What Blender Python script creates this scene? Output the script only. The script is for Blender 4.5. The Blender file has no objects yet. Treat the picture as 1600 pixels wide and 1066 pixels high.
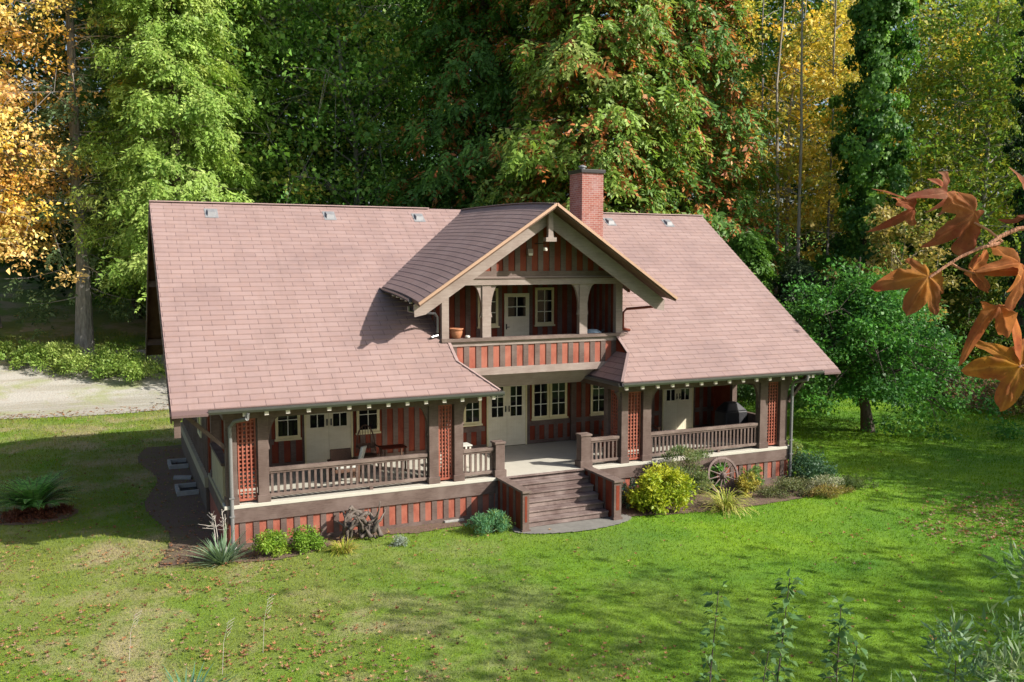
import bpy, bmesh, math, random
import numpy as np
from mathutils import Vector, Matrix
random.seed(7); RNG = np.random.default_rng(11)
S = bpy.context.scene
COL = S.collection
R_ = math.radians

# ------------------------------------------------------------------ camera
CAM = np.array([-2.491, -23.272, 6.2])
AX = np.array([0.91112608, -0.41212772, 0.0])                 # camera right
DN = np.array([-0.03632691, -0.08031101, -0.99610767])        # camera down
FW = np.array([0.41052358, 0.90757968, -0.08814478])          # camera forward
cd = bpy.data.cameras.new('camera'); cam = bpy.data.objects.new('camera', cd); COL.objects.link(cam)
cd.sensor_width = 36; cd.lens = 1390 / 1600 * 36; cd.clip_end = 900; cd.clip_start = 0.05
cam.matrix_world = Matrix(((AX[0], -DN[0], -FW[0], CAM[0]), (AX[1], -DN[1], -FW[1], CAM[1]), (AX[2], -DN[2], -FW[2], CAM[2]), (0, 0, 0, 1)))
S.camera = cam

# ------------------------------------------------------------------ world, sun, exposure
SUN = Vector((1.06, -1.0, 0.99)).normalized()
el = math.asin(SUN.z); az = math.atan2(SUN.x, SUN.y)
w = bpy.data.worlds.new('World'); S.world = w; w.use_nodes = True
nt = w.node_tree; bg = nt.nodes['Background']
sky = nt.nodes.new('ShaderNodeTexSky'); sky.sky_type = 'NISHITA'; sky.sun_disc = False
sky.sun_elevation = el; sky.sun_rotation = az; sky.air_density = 1.0; sky.dust_density = 3.0; sky.ozone_density = 1.0
nt.links.new(sky.outputs[0], bg.inputs[0]); bg.inputs[1].default_value = 0.105
sl = bpy.data.lights.new('sun', 'SUN'); sl.energy = 4.8; sl.angle = R_(0.6); sl.color = (1.0, 0.94, 0.84)
so = bpy.data.objects.new('sun', sl); COL.objects.link(so)
so.rotation_euler = SUN.to_track_quat('Z', 'Y').to_euler(); so.location = (30, -30, 30)
vs = S.view_settings; vs.view_transform = 'Standard'; vs.look = 'None'; vs.gamma = 1.0; vs.exposure = 0.70

# ------------------------------------------------------------------ materials
def new_mat(name):
    m = bpy.data.materials.new(name); m.use_nodes = True
    return m, m.node_tree, m.node_tree.nodes['Principled BSDF']
def N(t, kind, **kw):
    n = t.nodes.new(kind)
    for k, v in kw.items():
        if isinstance(k, str) and k.startswith('i_'): n.inputs[k[2:]].default_value = v
        else: setattr(n, k, v)
    return n
def noise(t, vec, scale, detail=4, rough=0.55, dist=0.0):
    n = N(t, 'ShaderNodeTexNoise'); n.inputs['Scale'].default_value = scale; n.inputs['Detail'].default_value = detail
    n.inputs['Roughness'].default_value = rough; n.inputs['Distortion'].default_value = dist
    if vec is not None: t.links.new(vec, n.inputs['Vector'])
    return n.outputs['Fac']
def ramp(t, fac, stops):
    r = N(t, 'ShaderNodeValToRGB'); e = r.color_ramp.elements
    while len(e) < len(stops): e.new(0.5)
    for i, (p, c) in enumerate(stops):
        e[i].position = p; e[i].color = (c[0], c[1], c[2], 1) if isinstance(c, (tuple, list)) else (c, c, c, 1)
    t.links.new(fac, r.inputs[0]); return r.outputs['Color']
def mix(t, fac, a, b, mode='MIX'):
    n = N(t, 'ShaderNodeMix', data_type='RGBA', blend_type=mode)
    for s, v in ((n.inputs[0], fac), (n.inputs[6], a), (n.inputs[7], b)):
        if isinstance(v, (int, float)): s.default_value = v
        elif isinstance(v, (tuple, list)): s.default_value = (v[0], v[1], v[2], 1)
        else: t.links.new(v, s)
    return n.outputs[2]
def math_(t, op, a, b=None, clamp=False):
    n = N(t, 'ShaderNodeMath', operation=op, use_clamp=clamp)
    for s, v in ((n.inputs[0], a), (n.inputs[1], b)):
        if v is None: continue
        if isinstance(v, (int, float)): s.default_value = v
        else: t.links.new(v, s)
    return n.outputs[0]
def bump(t, h, strength, dist, bs):
    b = N(t, 'ShaderNodeBump'); b.inputs['Strength'].default_value = strength; b.inputs['Distance'].default_value = dist
    t.links.new(h, b.inputs['Height']); t.links.new(b.outputs[0], bs.inputs['Normal'])

def wood_mat(name, c1, c2, rough=0.7, grain=(3, 3, 30), wear=None):
    """painted or weathered boards: streaky grain plus blotchy wear"""
    m, t, b = new_mat(name)
    g = N(t, 'ShaderNodeNewGeometry')
    mp = N(t, 'ShaderNodeMapping'); mp.inputs['Scale'].default_value = grain; t.links.new(g.outputs['Position'], mp.inputs['Vector'])
    f1 = noise(t, mp.outputs[0], 1.0, 5, 0.65)
    f2 = noise(t, g.outputs['Position'], 1.7, 4, 0.6)
    base = mix(t, ramp(t, f1, [(0.3, 0.0), (0.72, 1.0)]), c1, c2)
    base = mix(t, ramp(t, f2, [(0.42, 0.0), (0.68, 0.6)]), base, wear or tuple(min(1, x * 1.35 + 0.02) for x in c2))
    t.links.new(base, b.inputs['Base Color']); b.inputs['Roughness'].default_value = rough
    b.inputs['Specular IOR Level'].default_value = 0.3
    bump(t, f1, 0.35, 0.006, b)
    return m
def plain_mat(name, c, rough=0.6, metal=0.0, var=0.25, scale=6, bmp=0.0):
    m, t, b = new_mat(name)
    g = N(t, 'ShaderNodeNewGeometry'); f = noise(t, g.outputs['Position'], scale, 4, 0.6)
    t.links.new(mix(t, f, tuple(x * (1 - var) for x in c), tuple(min(1, x * (1 + var)) for x in c)), b.inputs['Base Color'])
    b.inputs['Roughness'].default_value = rough; b.inputs['Metallic'].default_value = metal
    if bmp: bump(t, f, bmp, 0.01, b)
    return m

BROWN = wood_mat('brown_paint', (0.078, 0.050, 0.042), (0.135, 0.095, 0.082), grain=(5, 5, 40), wear=(0.19, 0.142, 0.125))
BROWNH = wood_mat('brown_paint_rail', (0.10, 0.070, 0.060), (0.17, 0.125, 0.108), grain=(4, 30, 30), wear=(0.26, 0.20, 0.175))
TAN = wood_mat('weathered_tan_board', (0.235, 0.185, 0.165), (0.325, 0.268, 0.242), grain=(2.5, 20, 20), wear=(0.19, 0.14, 0.12))
STEPM = wood_mat('worn_step_board', (0.095, 0.062, 0.056), (0.16, 0.115, 0.105), grain=(1.6, 25, 25), wear=(0.32, 0.26, 0.24))
REDP = wood_mat('red_cedar_panel', (0.22, 0.055, 0.034), (0.33, 0.100, 0.064), grain=(7, 7, 3), wear=(0.38, 0.15, 0.105))
REDD = wood_mat('red_panel_porch_shade', (0.125, 0.018, 0.008), (0.20, 0.034, 0.013), grain=(7, 7, 3), wear=(0.22, 0.055, 0.025))  # darker copy of the panel red, porch shade put into the colour
CREAM = wood_mat('cream_paint', (0.60, 0.53, 0.30), (0.70, 0.63, 0.40), grain=(3, 3, 12), wear=(0.72, 0.67, 0.47))
CREAMD = wood_mat('cream_door_paint', (0.62, 0.56, 0.42), (0.72, 0.67, 0.53), grain=(3, 3, 10), wear=(0.74, 0.69, 0.55))
MUNT = plain_mat('white_glazing_bar', (0.72, 0.72, 0.66), 0.5, var=0.08)
CONC = plain_mat('pale_concrete', (0.46, 0.44, 0.38), 0.85, var=0.14, scale=3)
TRIMC = plain_mat('weathered_ledge', (0.33, 0.29, 0.19), 0.85, var=0.3, scale=3)
GUTM = plain_mat('grey_gutter', (0.15, 0.15, 0.16), 0.3, metal=0.75, var=0.15)
PIPEM = plain_mat('grey_pipe', (0.17, 0.17, 0.17), 0.5, var=0.15)
WHITEM = plain_mat('white_rafter_end', (0.66, 0.60, 0.54), 0.6, var=0.12)
COPPER = plain_mat('copper_flashing', (0.42, 0.27, 0.19), 0.45, metal=0.3, var=0.15)
SOFFIT = wood_mat('dark_soffit', (0.075, 0.042, 0.028), (0.12, 0.07, 0.045), grain=(10, 3, 3))
DARK = plain_mat('dark_iron', (0.02, 0.02, 0.022), 0.45, metal=0.3)
BLACKC = plain_mat('black_cover', (0.018, 0.018, 0.024), 0.6, var=0.3)
LANDM = plain_mat('worn_landing', (0.17, 0.165, 0.15), 0.95, var=0.4, scale=4, bmp=0.4)
BASEM = plain_mat('stained_base', (0.10, 0.075, 0.055), 0.9, var=0.4, scale=3)
GREYM = plain_mat('grey_metal', (0.22, 0.225, 0.235), 0.55, metal=0.1)
WICKER = wood_mat('dark_wicker', (0.06, 0.03, 0.02), (0.13, 0.07, 0.045), grain=(40, 40, 40))
CUSH = plain_mat('pale_cushion', (0.5, 0.5, 0.46), 0.9, bmp=0.3)
CLAY = plain_mat('terracotta', (0.36, 0.15, 0.075), 0.6, var=0.2, scale=14)
STONE = plain_mat('grey_stone', (0.30, 0.30, 0.28), 0.9, var=0.35, scale=7, bmp=0.5)
DRIFT = wood_mat('driftwood', (0.045, 0.036, 0.03), (0.13, 0.105, 0.09), grain=(14, 14, 14), wear=(0.2, 0.17, 0.15))
WHEELW = wood_mat('old_wheel_wood', (0.07, 0.045, 0.04), (0.18, 0.13, 0.12), grain=(20, 20, 20))

def glass_mat():
    m, t, b = new_mat('dark_window_glass')
    b.inputs['Base Color'].default_value = (0.008, 0.008, 0.010, 1); b.inputs['Roughness'].default_value = 0.06
    b.inputs['Specular IOR Level'].default_value = 0.35
    return m
GLASS = glass_mat()

def shingle_mat():
    m, t, b = new_mat('pink_brown_shingles')
    uv = N(t, 'ShaderNodeUVMap'); uv.uv_map = 'uv'
    br = N(t, 'ShaderNodeTexBrick', offset=0.42, offset_frequency=2, squash=1.0)
    t.links.new(uv.outputs[0], br.inputs['Vector'])
    br.inputs['Scale'].default_value = 1.0; br.inputs['Brick Width'].default_value = 0.61; br.inputs['Row Height'].default_value = 0.218
    br.inputs['Mortar Size'].default_value = 0.009; br.inputs['Mortar Smooth'].default_value = 0.3; br.inputs['Bias'].default_value = 0.0
    br.inputs['Color1'].default_value = (0.0, 0.0, 0.0, 1); br.inputs['Color2'].default_value = (1, 1, 1, 1); br.inputs['Mortar'].default_value = (0.5, 0.5, 0.5, 1)
    g = N(t, 'ShaderNodeNewGeometry')
    n1 = noise(t, g.outputs['Position'], 0.55, 5, 0.62, 0.6)
    n2 = noise(t, g.outputs['Position'], 60, 2, 0.6)
    n3 = noise(t, g.outputs['Position'], 4.5, 3, 0.6)
    c = mix(t, br.outputs['Color'], (0.268, 0.184, 0.170), (0.308, 0.220, 0.205))
    c = mix(t, ramp(t, n1, [(0.46, 0.0), (0.72, 0.6)]), c, (0.185, 0.128, 0.125))          # grey-mauve weathering
    c = mix(t, ramp(t, n3, [(0.45, 0.0), (0.8, 0.28)]), c, (0.34, 0.205, 0.155))
    mp = N(t, 'ShaderNodeMapping'); mp.inputs['Scale'].default_value = (3.0, .35, .35); t.links.new(g.outputs['Position'], mp.inputs['Vector'])
    c = mix(t, ramp(t, noise(t, mp.outputs[0], 1.0, 5, 0.7), [(0.5, 0.0), (0.78, 0.55)]), c, (0.20, 0.14, 0.125))      # rain streaks down the slope
    c = mix(t, ramp(t, n2, [(0.3, 0.0), (0.7, 0.25)]), c, (0.22, 0.14, 0.13))
    c = mix(t, math_(t, 'MULTIPLY', br.outputs['Fac'], 0.85), c, (0.10, 0.06, 0.058))
    t.links.new(c, b.inputs['Base Color']); b.inputs['Roughness'].default_value = 0.72; b.inputs['Specular IOR Level'].default_value = 0.4
    h = math_(t, 'SUBTRACT', math_(t, 'MULTIPLY', n2, 0.35), br.outputs['Fac'])
    bump(t, h, 0.5, 0.008, b)
    return m
SHING = shingle_mat()

CAPM = plain_mat('ridge_shingle', (0.29, 0.205, 0.195), 0.75, var=0.2, scale=5)
def brick_mat():
    m, t, b = new_mat('red_brick')
    uv = N(t, 'ShaderNodeUVMap'); uv.uv_map = 'uv'
    br = N(t, 'ShaderNodeTexBrick'); t.links.new(uv.outputs[0], br.inputs['Vector'])
    br.inputs['Scale'].default_value = 1.0; br.inputs['Brick Width'].default_value = 0.21; br.inputs['Row Height'].default_value = 0.075
    br.inputs['Mortar Size'].default_value = 0.007; br.inputs['Color1'].default_value = (0.22, 0.065, 0.048, 1)
    br.inputs['Color2'].default_value = (0.30, 0.11, 0.085, 1); br.inputs['Mortar'].default_value = (0.36, 0.28, 0.25, 1)
    g = N(t, 'ShaderNodeNewGeometry'); f = noise(t, g.outputs['Position'], 2.2, 4, 0.6)
    c = mix(t, ramp(t, f, [(0.5, 0.0), (0.75, 0.45)]), br.outputs['Color'], (0.36, 0.28, 0.29))
    t.links.new(c, b.inputs['Base Color']); b.inputs['Roughness'].default_value = 0.85
    bump(t, math_(t, 'SUBTRACT', 1.0, br.outputs['Fac']), 0.5, 0.008, b)
    return m
BRICK = brick_mat()

def foliage_mat(name='foliage', trans=0.35, rough=0.5):
    m, t, b = new_mat(name)
    a = N(t, 'ShaderNodeAttribute'); a.attribute_name = 'tint'
    t.links.new(a.outputs['Color'], b.inputs['Base Color']); b.inputs['Roughness'].default_value = rough
    b.inputs['Specular IOR Level'].default_value = 0.3
    tr = N(t, 'ShaderNodeBsdfTranslucent')
    t.links.new(mix(t, 1.0, a.outputs['Color'], (1.25, 1.2, 0.75), 'MULTIPLY'), tr.inputs['Color'])
    ms = N(t, 'ShaderNodeMixShader'); ms.inputs[0].default_value = trans
    t.links.new(b.outputs[0], ms.inputs[1]); t.links.new(tr.outputs[0], ms.inputs[2])
    t.links.new(ms.outputs[0], t.nodes['Material Output'].inputs['Surface'])
    return m
LEAFM = foliage_mat()
BLADEM = foliage_mat('blade', 0.25, 0.55)
def bark_mat(name, a, c):
    m, t, b = new_mat(name)
    g = N(t, 'ShaderNodeNewGeometry'); mp = N(t, 'ShaderNodeMapping'); mp.inputs['Scale'].default_value = (9, 9, 1.6)
    t.links.new(g.outputs['Position'], mp.inputs['Vector']); f = noise(t, mp.outputs[0], 1.0, 6, 0.7)
    t.links.new(mix(t, ramp(t, f, [(0.3, 0.0), (0.7, 1.0)]), a, c), b.inputs['Base Color']); b.inputs['Roughness'].default_value = 0.9
    bump(t, f, 0.8, 0.03, b); return m
BARKG = bark_mat('grey_bark', (0.10, 0.09, 0.08), (0.33, 0.31, 0.29))
BARKD = bark_mat('dark_bark', (0.045, 0.035, 0.028), (0.13, 0.10, 0.08))
BARKP = bark_mat('pale_bark', (0.22, 0.18, 0.13), (0.45, 0.40, 0.32))
TWIG = bark_mat('pale_twig', (0.30, 0.27, 0.24), (0.50, 0.46, 0.42))

# lawn colour: patches of lush, mossy and dry grass, with sun dapple painted into the greens, as a function of world position
def lawn_colour(t):
    g = N(t, 'ShaderNodeNewGeometry'); P = g.outputs['Position']
    sx = N(t, 'ShaderNodeSeparateXYZ'); t.links.new(P, sx.inputs[0])
    big = noise(t, P, 0.16, 3, 0.6, 0.8); mid = noise(t, P, 0.75, 4, 0.65, 0.5); fine = noise(t, P, 5.0, 4, 0.7)
    # lush toward the right (x grows), drier toward the left and the porch front
    lx = math_(t, 'MULTIPLY', math_(t, 'SUBTRACT', sx.outputs[0], 1.0), 1 / 11.0, True)
    green = mix(t, mid, (0.070, 0.165, 0.006), (0.155, 0.275, 0.010))
    lush = mix(t, ramp(t, noise(t, P, 0.33, 4, 0.6, 0.5), [(0.3, 0.0), (0.7, 1.0)]), mix(t, mid, (0.034, 0.140, 0.002), (0.085, 0.235, 0.004)), mix(t, mid, (0.115, 0.255, 0.003), (0.225, 0.365, 0.006)))  # broad light and dark patches paint sun dapple into the lush grass
    olive = mix(t, mid, (0.135, 0.170, 0.028), (0.225, 0.265, 0.050))
    c = mix(t, ramp(t, big, [(0.36, 0.0), (0.62, 1.0)]), green, olive)
    dryf = math_(t, 'MULTIPLY', ramp(t, noise(t, P, 0.42, 5, 0.7, 0.3), [(0.47, 0.0), (0.63, 0.75)]), math_(t, 'SUBTRACT', 1.15, lx), True)
    c = mix(t, dryf, c, mix(t, fine, (0.27, 0.215, 0.115), (0.46, 0.38, 0.23)))
    c = mix(t, lx, c, lush)
    return c, fine, P
def ground_mat():
    m, t, b = new_mat('lawn'); c, fine, P = lawn_colour(t)
    c = mix(t, ramp(t, fine, [(0.35, 0.0), (0.75, 0.6)]), c, mix(t, 0.5, c, (0.04, 0.05, 0.012)))
    t.links.new(c, b.inputs['Base Color']); b.inputs['Roughness'].default_value = 0.95
    bump(t, noise(t, P, 22, 3, 0.7), 0.7, 0.04, b); return m
def grass_mat():
    m, t, b = new_mat('grass_blades'); c, fine, P = lawn_colour(t)
    g = N(t, 'ShaderNodeNewGeometry')
    sx = N(t, 'ShaderNodeSeparateXYZ'); t.links.new(P, sx.inputs[0]); lx = math_(t, 'SUBTRACT', 0.5, math_(t, 'MULTIPLY', math_(t, 'SUBTRACT', sx.outputs[0], 4.0), 0.35 / 16.0, True))
    c = mix(t, ramp(t, g.outputs['Random Per Island'], [(0.0, 0.0), (1.0, 0.75)]), c, mix(t, lx, c, (0.36, 0.42, 0.03)))
    t.links.new(c, b.inputs['Base Color']); b.inputs['Roughness'].default_value = 0.9; b.inputs['Specular IOR Level'].default_value = 0.06
    tr = N(t, 'ShaderNodeBsdfTranslucent'); t.links.new(c, tr.inputs['Color'])
    ms = N(t, 'ShaderNodeMixShader'); ms.inputs[0].default_value = 0.3
    t.links.new(b.outputs[0], ms.inputs[1]); t.links.new(tr.outputs[0], ms.inputs[2])
    t.links.new(ms.outputs[0], t.nodes['Material Output'].inputs['Surface']); return m
def gravel_mat():
    m, t, b = new_mat('pale_gravel'); g = N(t, 'ShaderNodeNewGeometry'); P = g.outputs['Position']
    n1 = noise(t, P, 14, 4, 0.75); n2 = noise(t, P, 0.45, 4, 0.6, 0.4); v = N(t, 'ShaderNodeTexVoronoi'); v.inputs['Scale'].default_value = 9; t.links.new(P, v.inputs['Vector'])
    c = mix(t, n1, (0.27, 0.26, 0.235), (0.47, 0.45, 0.41))
    mp = N(t, 'ShaderNodeMapping'); mp.inputs['Scale'].default_value = (.10, .85, 1); t.links.new(P, mp.inputs['Vector'])
    c = mix(t, ramp(t, noise(t, mp.outputs[0], 1.0, 4, 0.65, .4), [(0.44, 0.0), (0.6, 0.55)]), c, (0.22, 0.205, 0.15))
    c = mix(t, ramp(t, n2, [(0.52, 0.0), (0.66, 0.75)]), c, (0.24, 0.27, 0.11)); c = mix(t, ramp(t, noise(t, P, 3.5, 5, .75), [(.56, 0.0), (.68, .5)]), c, (.24, .16, .09))
    t.links.new(c, b.inputs['Base Color']); b.inputs['Roughness'].default_value = 0.95; bump(t, v.outputs[0], 0.6, 0.03, b); return m
def soil_mat():
    m, t, b = new_mat('bare_soil'); g = N(t, 'ShaderNodeNewGeometry'); P = g.outputs['Position']
    n1 = noise(t, P, 9, 5, 0.75); n2 = noise(t, P, 1.3, 4, 0.6)
    c = mix(t, n1, (0.075, 0.045, 0.032), (0.19, 0.125, 0.09)); c = mix(t, ramp(t, n2, [(0.5, 0.0), (0.68, 0.6)]), c, (0.09, 0.10, 0.035))
    t.links.new(c, b.inputs['Base Color']); b.inputs['Roughness'].default_value = 0.95; bump(t, n1, 0.8, 0.05, b); return m
GROUNDM, GRASSM, GRAVELM, SOILM = ground_mat(), grass_mat(), gravel_mat(), soil_mat()

# ------------------------------------------------------------------ mesh helpers
class MB:
    def __init__(s): s.v = []; s.f = []; s.mi = []; s.uv = []; s.mats = []
    def m(s, mat):
        if mat not in s.mats: s.mats.append(mat)
        return s.mats.index(mat)
    def face(s, pts, mat, uvs=None):
        n = len(s.v); s.v += [tuple(p) for p in pts]; s.f.append(tuple(range(n, n + len(pts)))); s.mi.append(s.m(mat)); s.uv.append(uvs)
    def hexa(s, p, mat):                     # 8 corners: 4 bottom (ccw), 4 top
        n = len(s.v); s.v += [tuple(q) for q in p]; k = s.m(mat)
        for f in ((3, 2, 1, 0), (4, 5, 6, 7), (0, 1, 5, 4), (1, 2, 6, 5), (2, 3, 7, 6), (3, 0, 4, 7)):
            s.f.append(tuple(n + i for i in f)); s.mi.append(k); s.uv.append(None)
    def box(s, x0, x1, y0, y1, z0, z1, mat):
        s.hexa([(x0, y0, z0), (x1, y0, z0), (x1, y1, z0), (x0, y1, z0), (x0, y0, z1), (x1, y0, z1), (x1, y1, z1), (x0, y1, z1)], mat)
    def beam(s, a, b, wd, h, mat, up=(0, 0, 1), drop=False):
        a, b = Vector(a), Vector(b); d = (b - a).normalized(); u = Vector(up); sd = d.cross(u).normalized(); u = sd.cross(d).normalized()
        o = u * (-h / 2) if not drop else u * (-h)
        q = u * (h / 2) if not drop else u * 0
        P = []
        for vv in (o, q):
            P += [a - sd * wd / 2 + vv, a + sd * wd / 2 + vv, b + sd * wd / 2 + vv, b - sd * wd / 2 + vv]
        s.hexa(P, mat)
    def prism(s, poly, vec, mat):            # planar polygon swept by vec
        n = len(s.v); k = s.m(mat); m_ = len(poly); vec = Vector(vec)
        s.v += [tuple(p) for p in poly] + [tuple(Vector(p) + vec) for p in poly]
        s.f.append(tuple(range(n, n + m_))); s.f.append(tuple(reversed(range(n + m_, n + 2 * m_))))
        for i in range(m_):
            j = (i + 1) % m_; s.f.append((n + j, n + i, n + m_ + i, n + m_ + j))
        s.mi += [k] * (m_ + 2); s.uv += [None] * (m_ + 2)
    def tube(s, pts, rad, mat, seg=8, cap=True):
        pts = [Vector(p) for p in pts]; n0 = len(s.v); k = s.m(mat)
        if not hasattr(rad, '__len__'): rad = [rad] * len(pts)
        ref = Vector((0.3, 0.2, 1)).normalized()
        for i, p in enumerate(pts):
            d = (pts[min(i + 1, len(pts) - 1)] - pts[max(i - 1, 0)]).normalized()
            r = ref if abs(d.dot(ref)) < 0.95 else Vector((1, 0, 0)); a = d.cross(r).normalized(); b = d.cross(a)
            for j in range(seg):
                th = 2 * math.pi * j / seg; s.v.append(tuple(p + (a * math.cos(th) + b * math.sin(th)) * rad[i]))
        for i in range(len(pts) - 1):
            for j in range(seg):
                j2 = (j + 1) % seg
                s.f.append((n0 + i * seg + j, n0 + i * seg + j2, n0 + (i + 1) * seg + j2, n0 + (i + 1) * seg + j)); s.mi.append(k); s.uv.append(None)
        if cap:
            s.f.append(tuple(reversed(range(n0, n0 + seg)))); s.f.append(tuple(range(n0 + (len(pts) - 1) * seg, n0 + len(pts) * seg))); s.mi += [k, k]; s.uv += [None, None]
    def lathe(s, prof, c, mat, seg=20):
        n0 = len(s.v); k = s.m(mat)
        for r, z in prof:
            for j in range(seg):
                th = 2 * math.pi * j / seg; s.v.append((c[0] + r * math.cos(th), c[1] + r * math.sin(th), c[2] + z))
        for i in range(len(prof) - 1):
            for j in range(seg):
                j2 = (j + 1) % seg; s.f.append((n0 + i * seg + j, n0 + i * seg + j2, n0 + (i + 1) * seg + j2, n0 + (i + 1) * seg + j)); s.mi.append(k); s.uv.append(None)
        s.f.append(tuple(reversed(range(n0, n0 + seg)))); s.f.append(tuple(range(n0 + (len(prof) - 1) * seg, n0 + len(prof) * seg))); s.mi += [k, k]; s.uv += [None, None]
    def build(s, name, parent=None, smooth=False, bev=0.0, origin=None):
        me = bpy.data.meshes.new(name); me.from_pydata(s.v, [], s.f); me.update()
        for m in s.mats: me.materials.append(m)
        me.polygons.foreach_set('material_index', s.mi)
        if any(u is not None for u in s.uv):
            ul = me.uv_layers.new(name='uv'); dat = np.zeros((len(me.loops), 2), np.float32); i = 0
            for f, u in zip(s.f, s.uv):
                if u is not None: dat[i:i + len(f)] = u
                i += len(f)
            ul.data.foreach_set('uv', dat.ravel())
        bm = bmesh.new(); bm.from_mesh(me)
        bmesh.ops.recalc_face_normals(bm, faces=bm.faces) if not any(u is not None for u in s.uv) else None
        bm.to_mesh(me); bm.free()
        if smooth: me.polygons.foreach_set('use_smooth', [True] * len(me.polygons))
        o = bpy.data.objects.new(name, me); COL.objects.link(o)
        if parent is not None:
            o.parent = parent
            if parent.type == 'EMPTY': o.matrix_parent_inverse = Matrix.Translation(-Vector(parent.location))
        elif origin is not None:
            me.transform(Matrix.Translation(-Vector(origin))); o.location = origin
        if bev:
            b = o.modifiers.new('bevel', 'BEVEL'); b.width = bev; b.segments = 2; b.limit_method = 'ANGLE'; b.angle_limit = R_(40)
        return o
def tag(o, label=None, cat=None, group=None, kind=None):
    if label: o['label'] = label
    if cat: o['category'] = cat
    if group: o['group'] = group
    if kind: o['kind'] = kind
    return o
def thing(name, label, cat, loc=(0, 0, 0), group=None):
    o = bpy.data.objects.new(name, None); COL.objects.link(o); o.location = loc; o.empty_display_size = 0.2
    return tag(o, label, cat, group)
def copy_child(src, parent, loc):
    c = src.copy(); COL.objects.link(c); c.parent = parent; c.location = loc; c.matrix_parent_inverse = src.matrix_parent_inverse; return c

# ------------------------------------------------------------------ terrain
GZ = -1.15
def terr(x, y):
    """flat lawn, rising behind the house"""
    t = np.maximum(0.0, np.asarray(y, float) - 24.0)
    r = np.where(t < 4, t * t * 0.025, 0.2 * (t - 2.0))
    r = np.minimum(r, 8 + (r - 8) * 0.35) if np.ndim(r) else (r if r < 8 else 8 + (r - 8) * .35)
    dip = 0.10 * np.clip((np.asarray(x, float) - 8) / 12, 0, 1)
    return GZ - dip + r
def at(u, d, z=None):
    """the point on the ground seen in photo column u at depth d"""
    P = CAM + AX * ((u - 800) / 1390 * d) + FW * d
    return (P[0], P[1], float(terr(P[0], P[1])) if z is None else z)

def grid_sheet(name, xs, ys, zoff, mat, rough=0.0, inside=None):
    X, Y = np.meshgrid(xs, ys, indexing='ij'); Z = terr(X, Y) + zoff
    if rough: Z = Z + rough * (np.sin(X * 1.7 + np.sin(Y * 1.1) * 2) * np.cos(Y * 1.3 + np.sin(X * .9)) )
    nx, ny = len(xs), len(ys)
    v = np.stack([X, Y, Z], -1).reshape(-1, 3)
    i = np.arange(nx - 1)[:, None] * ny + np.arange(ny - 1)[None]
    f = np.stack([i, i + ny, i + ny + 1, i + 1], -1).reshape(-1, 4)
    if inside is not None:
        c = v[f].mean(1); f = f[[inside(a[0], a[1]) for a in c]]
    me = bpy.data.meshes.new(name); me.from_pydata(v.tolist(), [], f.tolist()); me.update(); me.materials.append(mat)
    me.polygons.foreach_set('use_smooth', [True] * len(me.polygons))
    o = bpy.data.objects.new(name, me); COL.objects.link(o); return o
xs = np.concatenate([np.linspace(-160, -20, 20, endpoint=False), np.linspace(-20, 50, 141), np.linspace(55, 220, 24)])
ys = np.concatenate([np.linspace(-60, -20, 10, endpoint=False), np.linspace(-20, 60, 161), np.linspace(65, 240, 26)])
tag(grid_sheet('lawn_ground', xs, ys, 0.0, GROUNDM, 0.012), kind='structure')
def in_drive(x, y):
    lo = 24.0 + 0.35 * math.sin(x * 0.5) - 0.02 * (x + 8); hi = 35.6 + 0.5 * math.sin(x * 0.35 + 1) + max(0, -(x + 6)) * 0.35
    return lo < y < hi and x < 9
tag(grid_sheet('gravel_driveway', np.arange(-45, 10, 0.4), np.arange(22, 54, 0.3), 0.03, GRAVELM, 0.012, in_drive), kind='structure')
def in_soil(x, y):
    a = -1.5 + 0.25 * math.sin(y * 0.9) < x < 0.3 and -0.7 < y < 14.5
    b = 0 < x < 7.7 and -1.05 - 0.35 * math.sin(x * 1.3) * (x < 5) + 0.08 * x < y < 0.3
    c = 10.7 < x < 19.2 and -1.6 - 0.5 * math.sin((x - 10.7) / 8.5 * 3.14) < y < 0.3
    d = (x + 4.7) ** 2 / 1.3 + (y - 5.5) ** 2 / 0.9 < 1
    return a or b or c or d
tag(grid_sheet('soil_bed', np.arange(-6.5, 20, 0.07), np.arange(-2.6, 15, 0.07), 0.022, SOILM, 0.012, in_soil), kind='structure')
tag(grid_sheet('stone_landing', np.arange(7.3, 11.3, 0.05), np.arange(-2.6, -1.2, 0.05), 0.03, LANDM, 0.004, lambda x, y: (x - 9.2) ** 2 / 3.5 + (y + 1.6) ** 2 / 0.55 < 1), kind='structure')

# ------------------------------------------------------------------ the house
H = thing('country_house', 'large brown and red timber house with pink shingle roof, gabled balcony and long front porch', 'house', (9.2, 0, GZ))
SL = 0.7038; EY, EZ, RY = -0.81, 2.65, 6.92; RZ = EZ + SL * (RY - EY); XL, XR = -1.24, 19.65
BX0, BX1, BY = 6.25, 12.33, 1.0        # balcony bay
def rz(y): return EZ + SL * (y - EY)
CS = 0.218; CL = math.sqrt(1 + SL * SL)   # course exposure; slope length per metre of y

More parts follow.
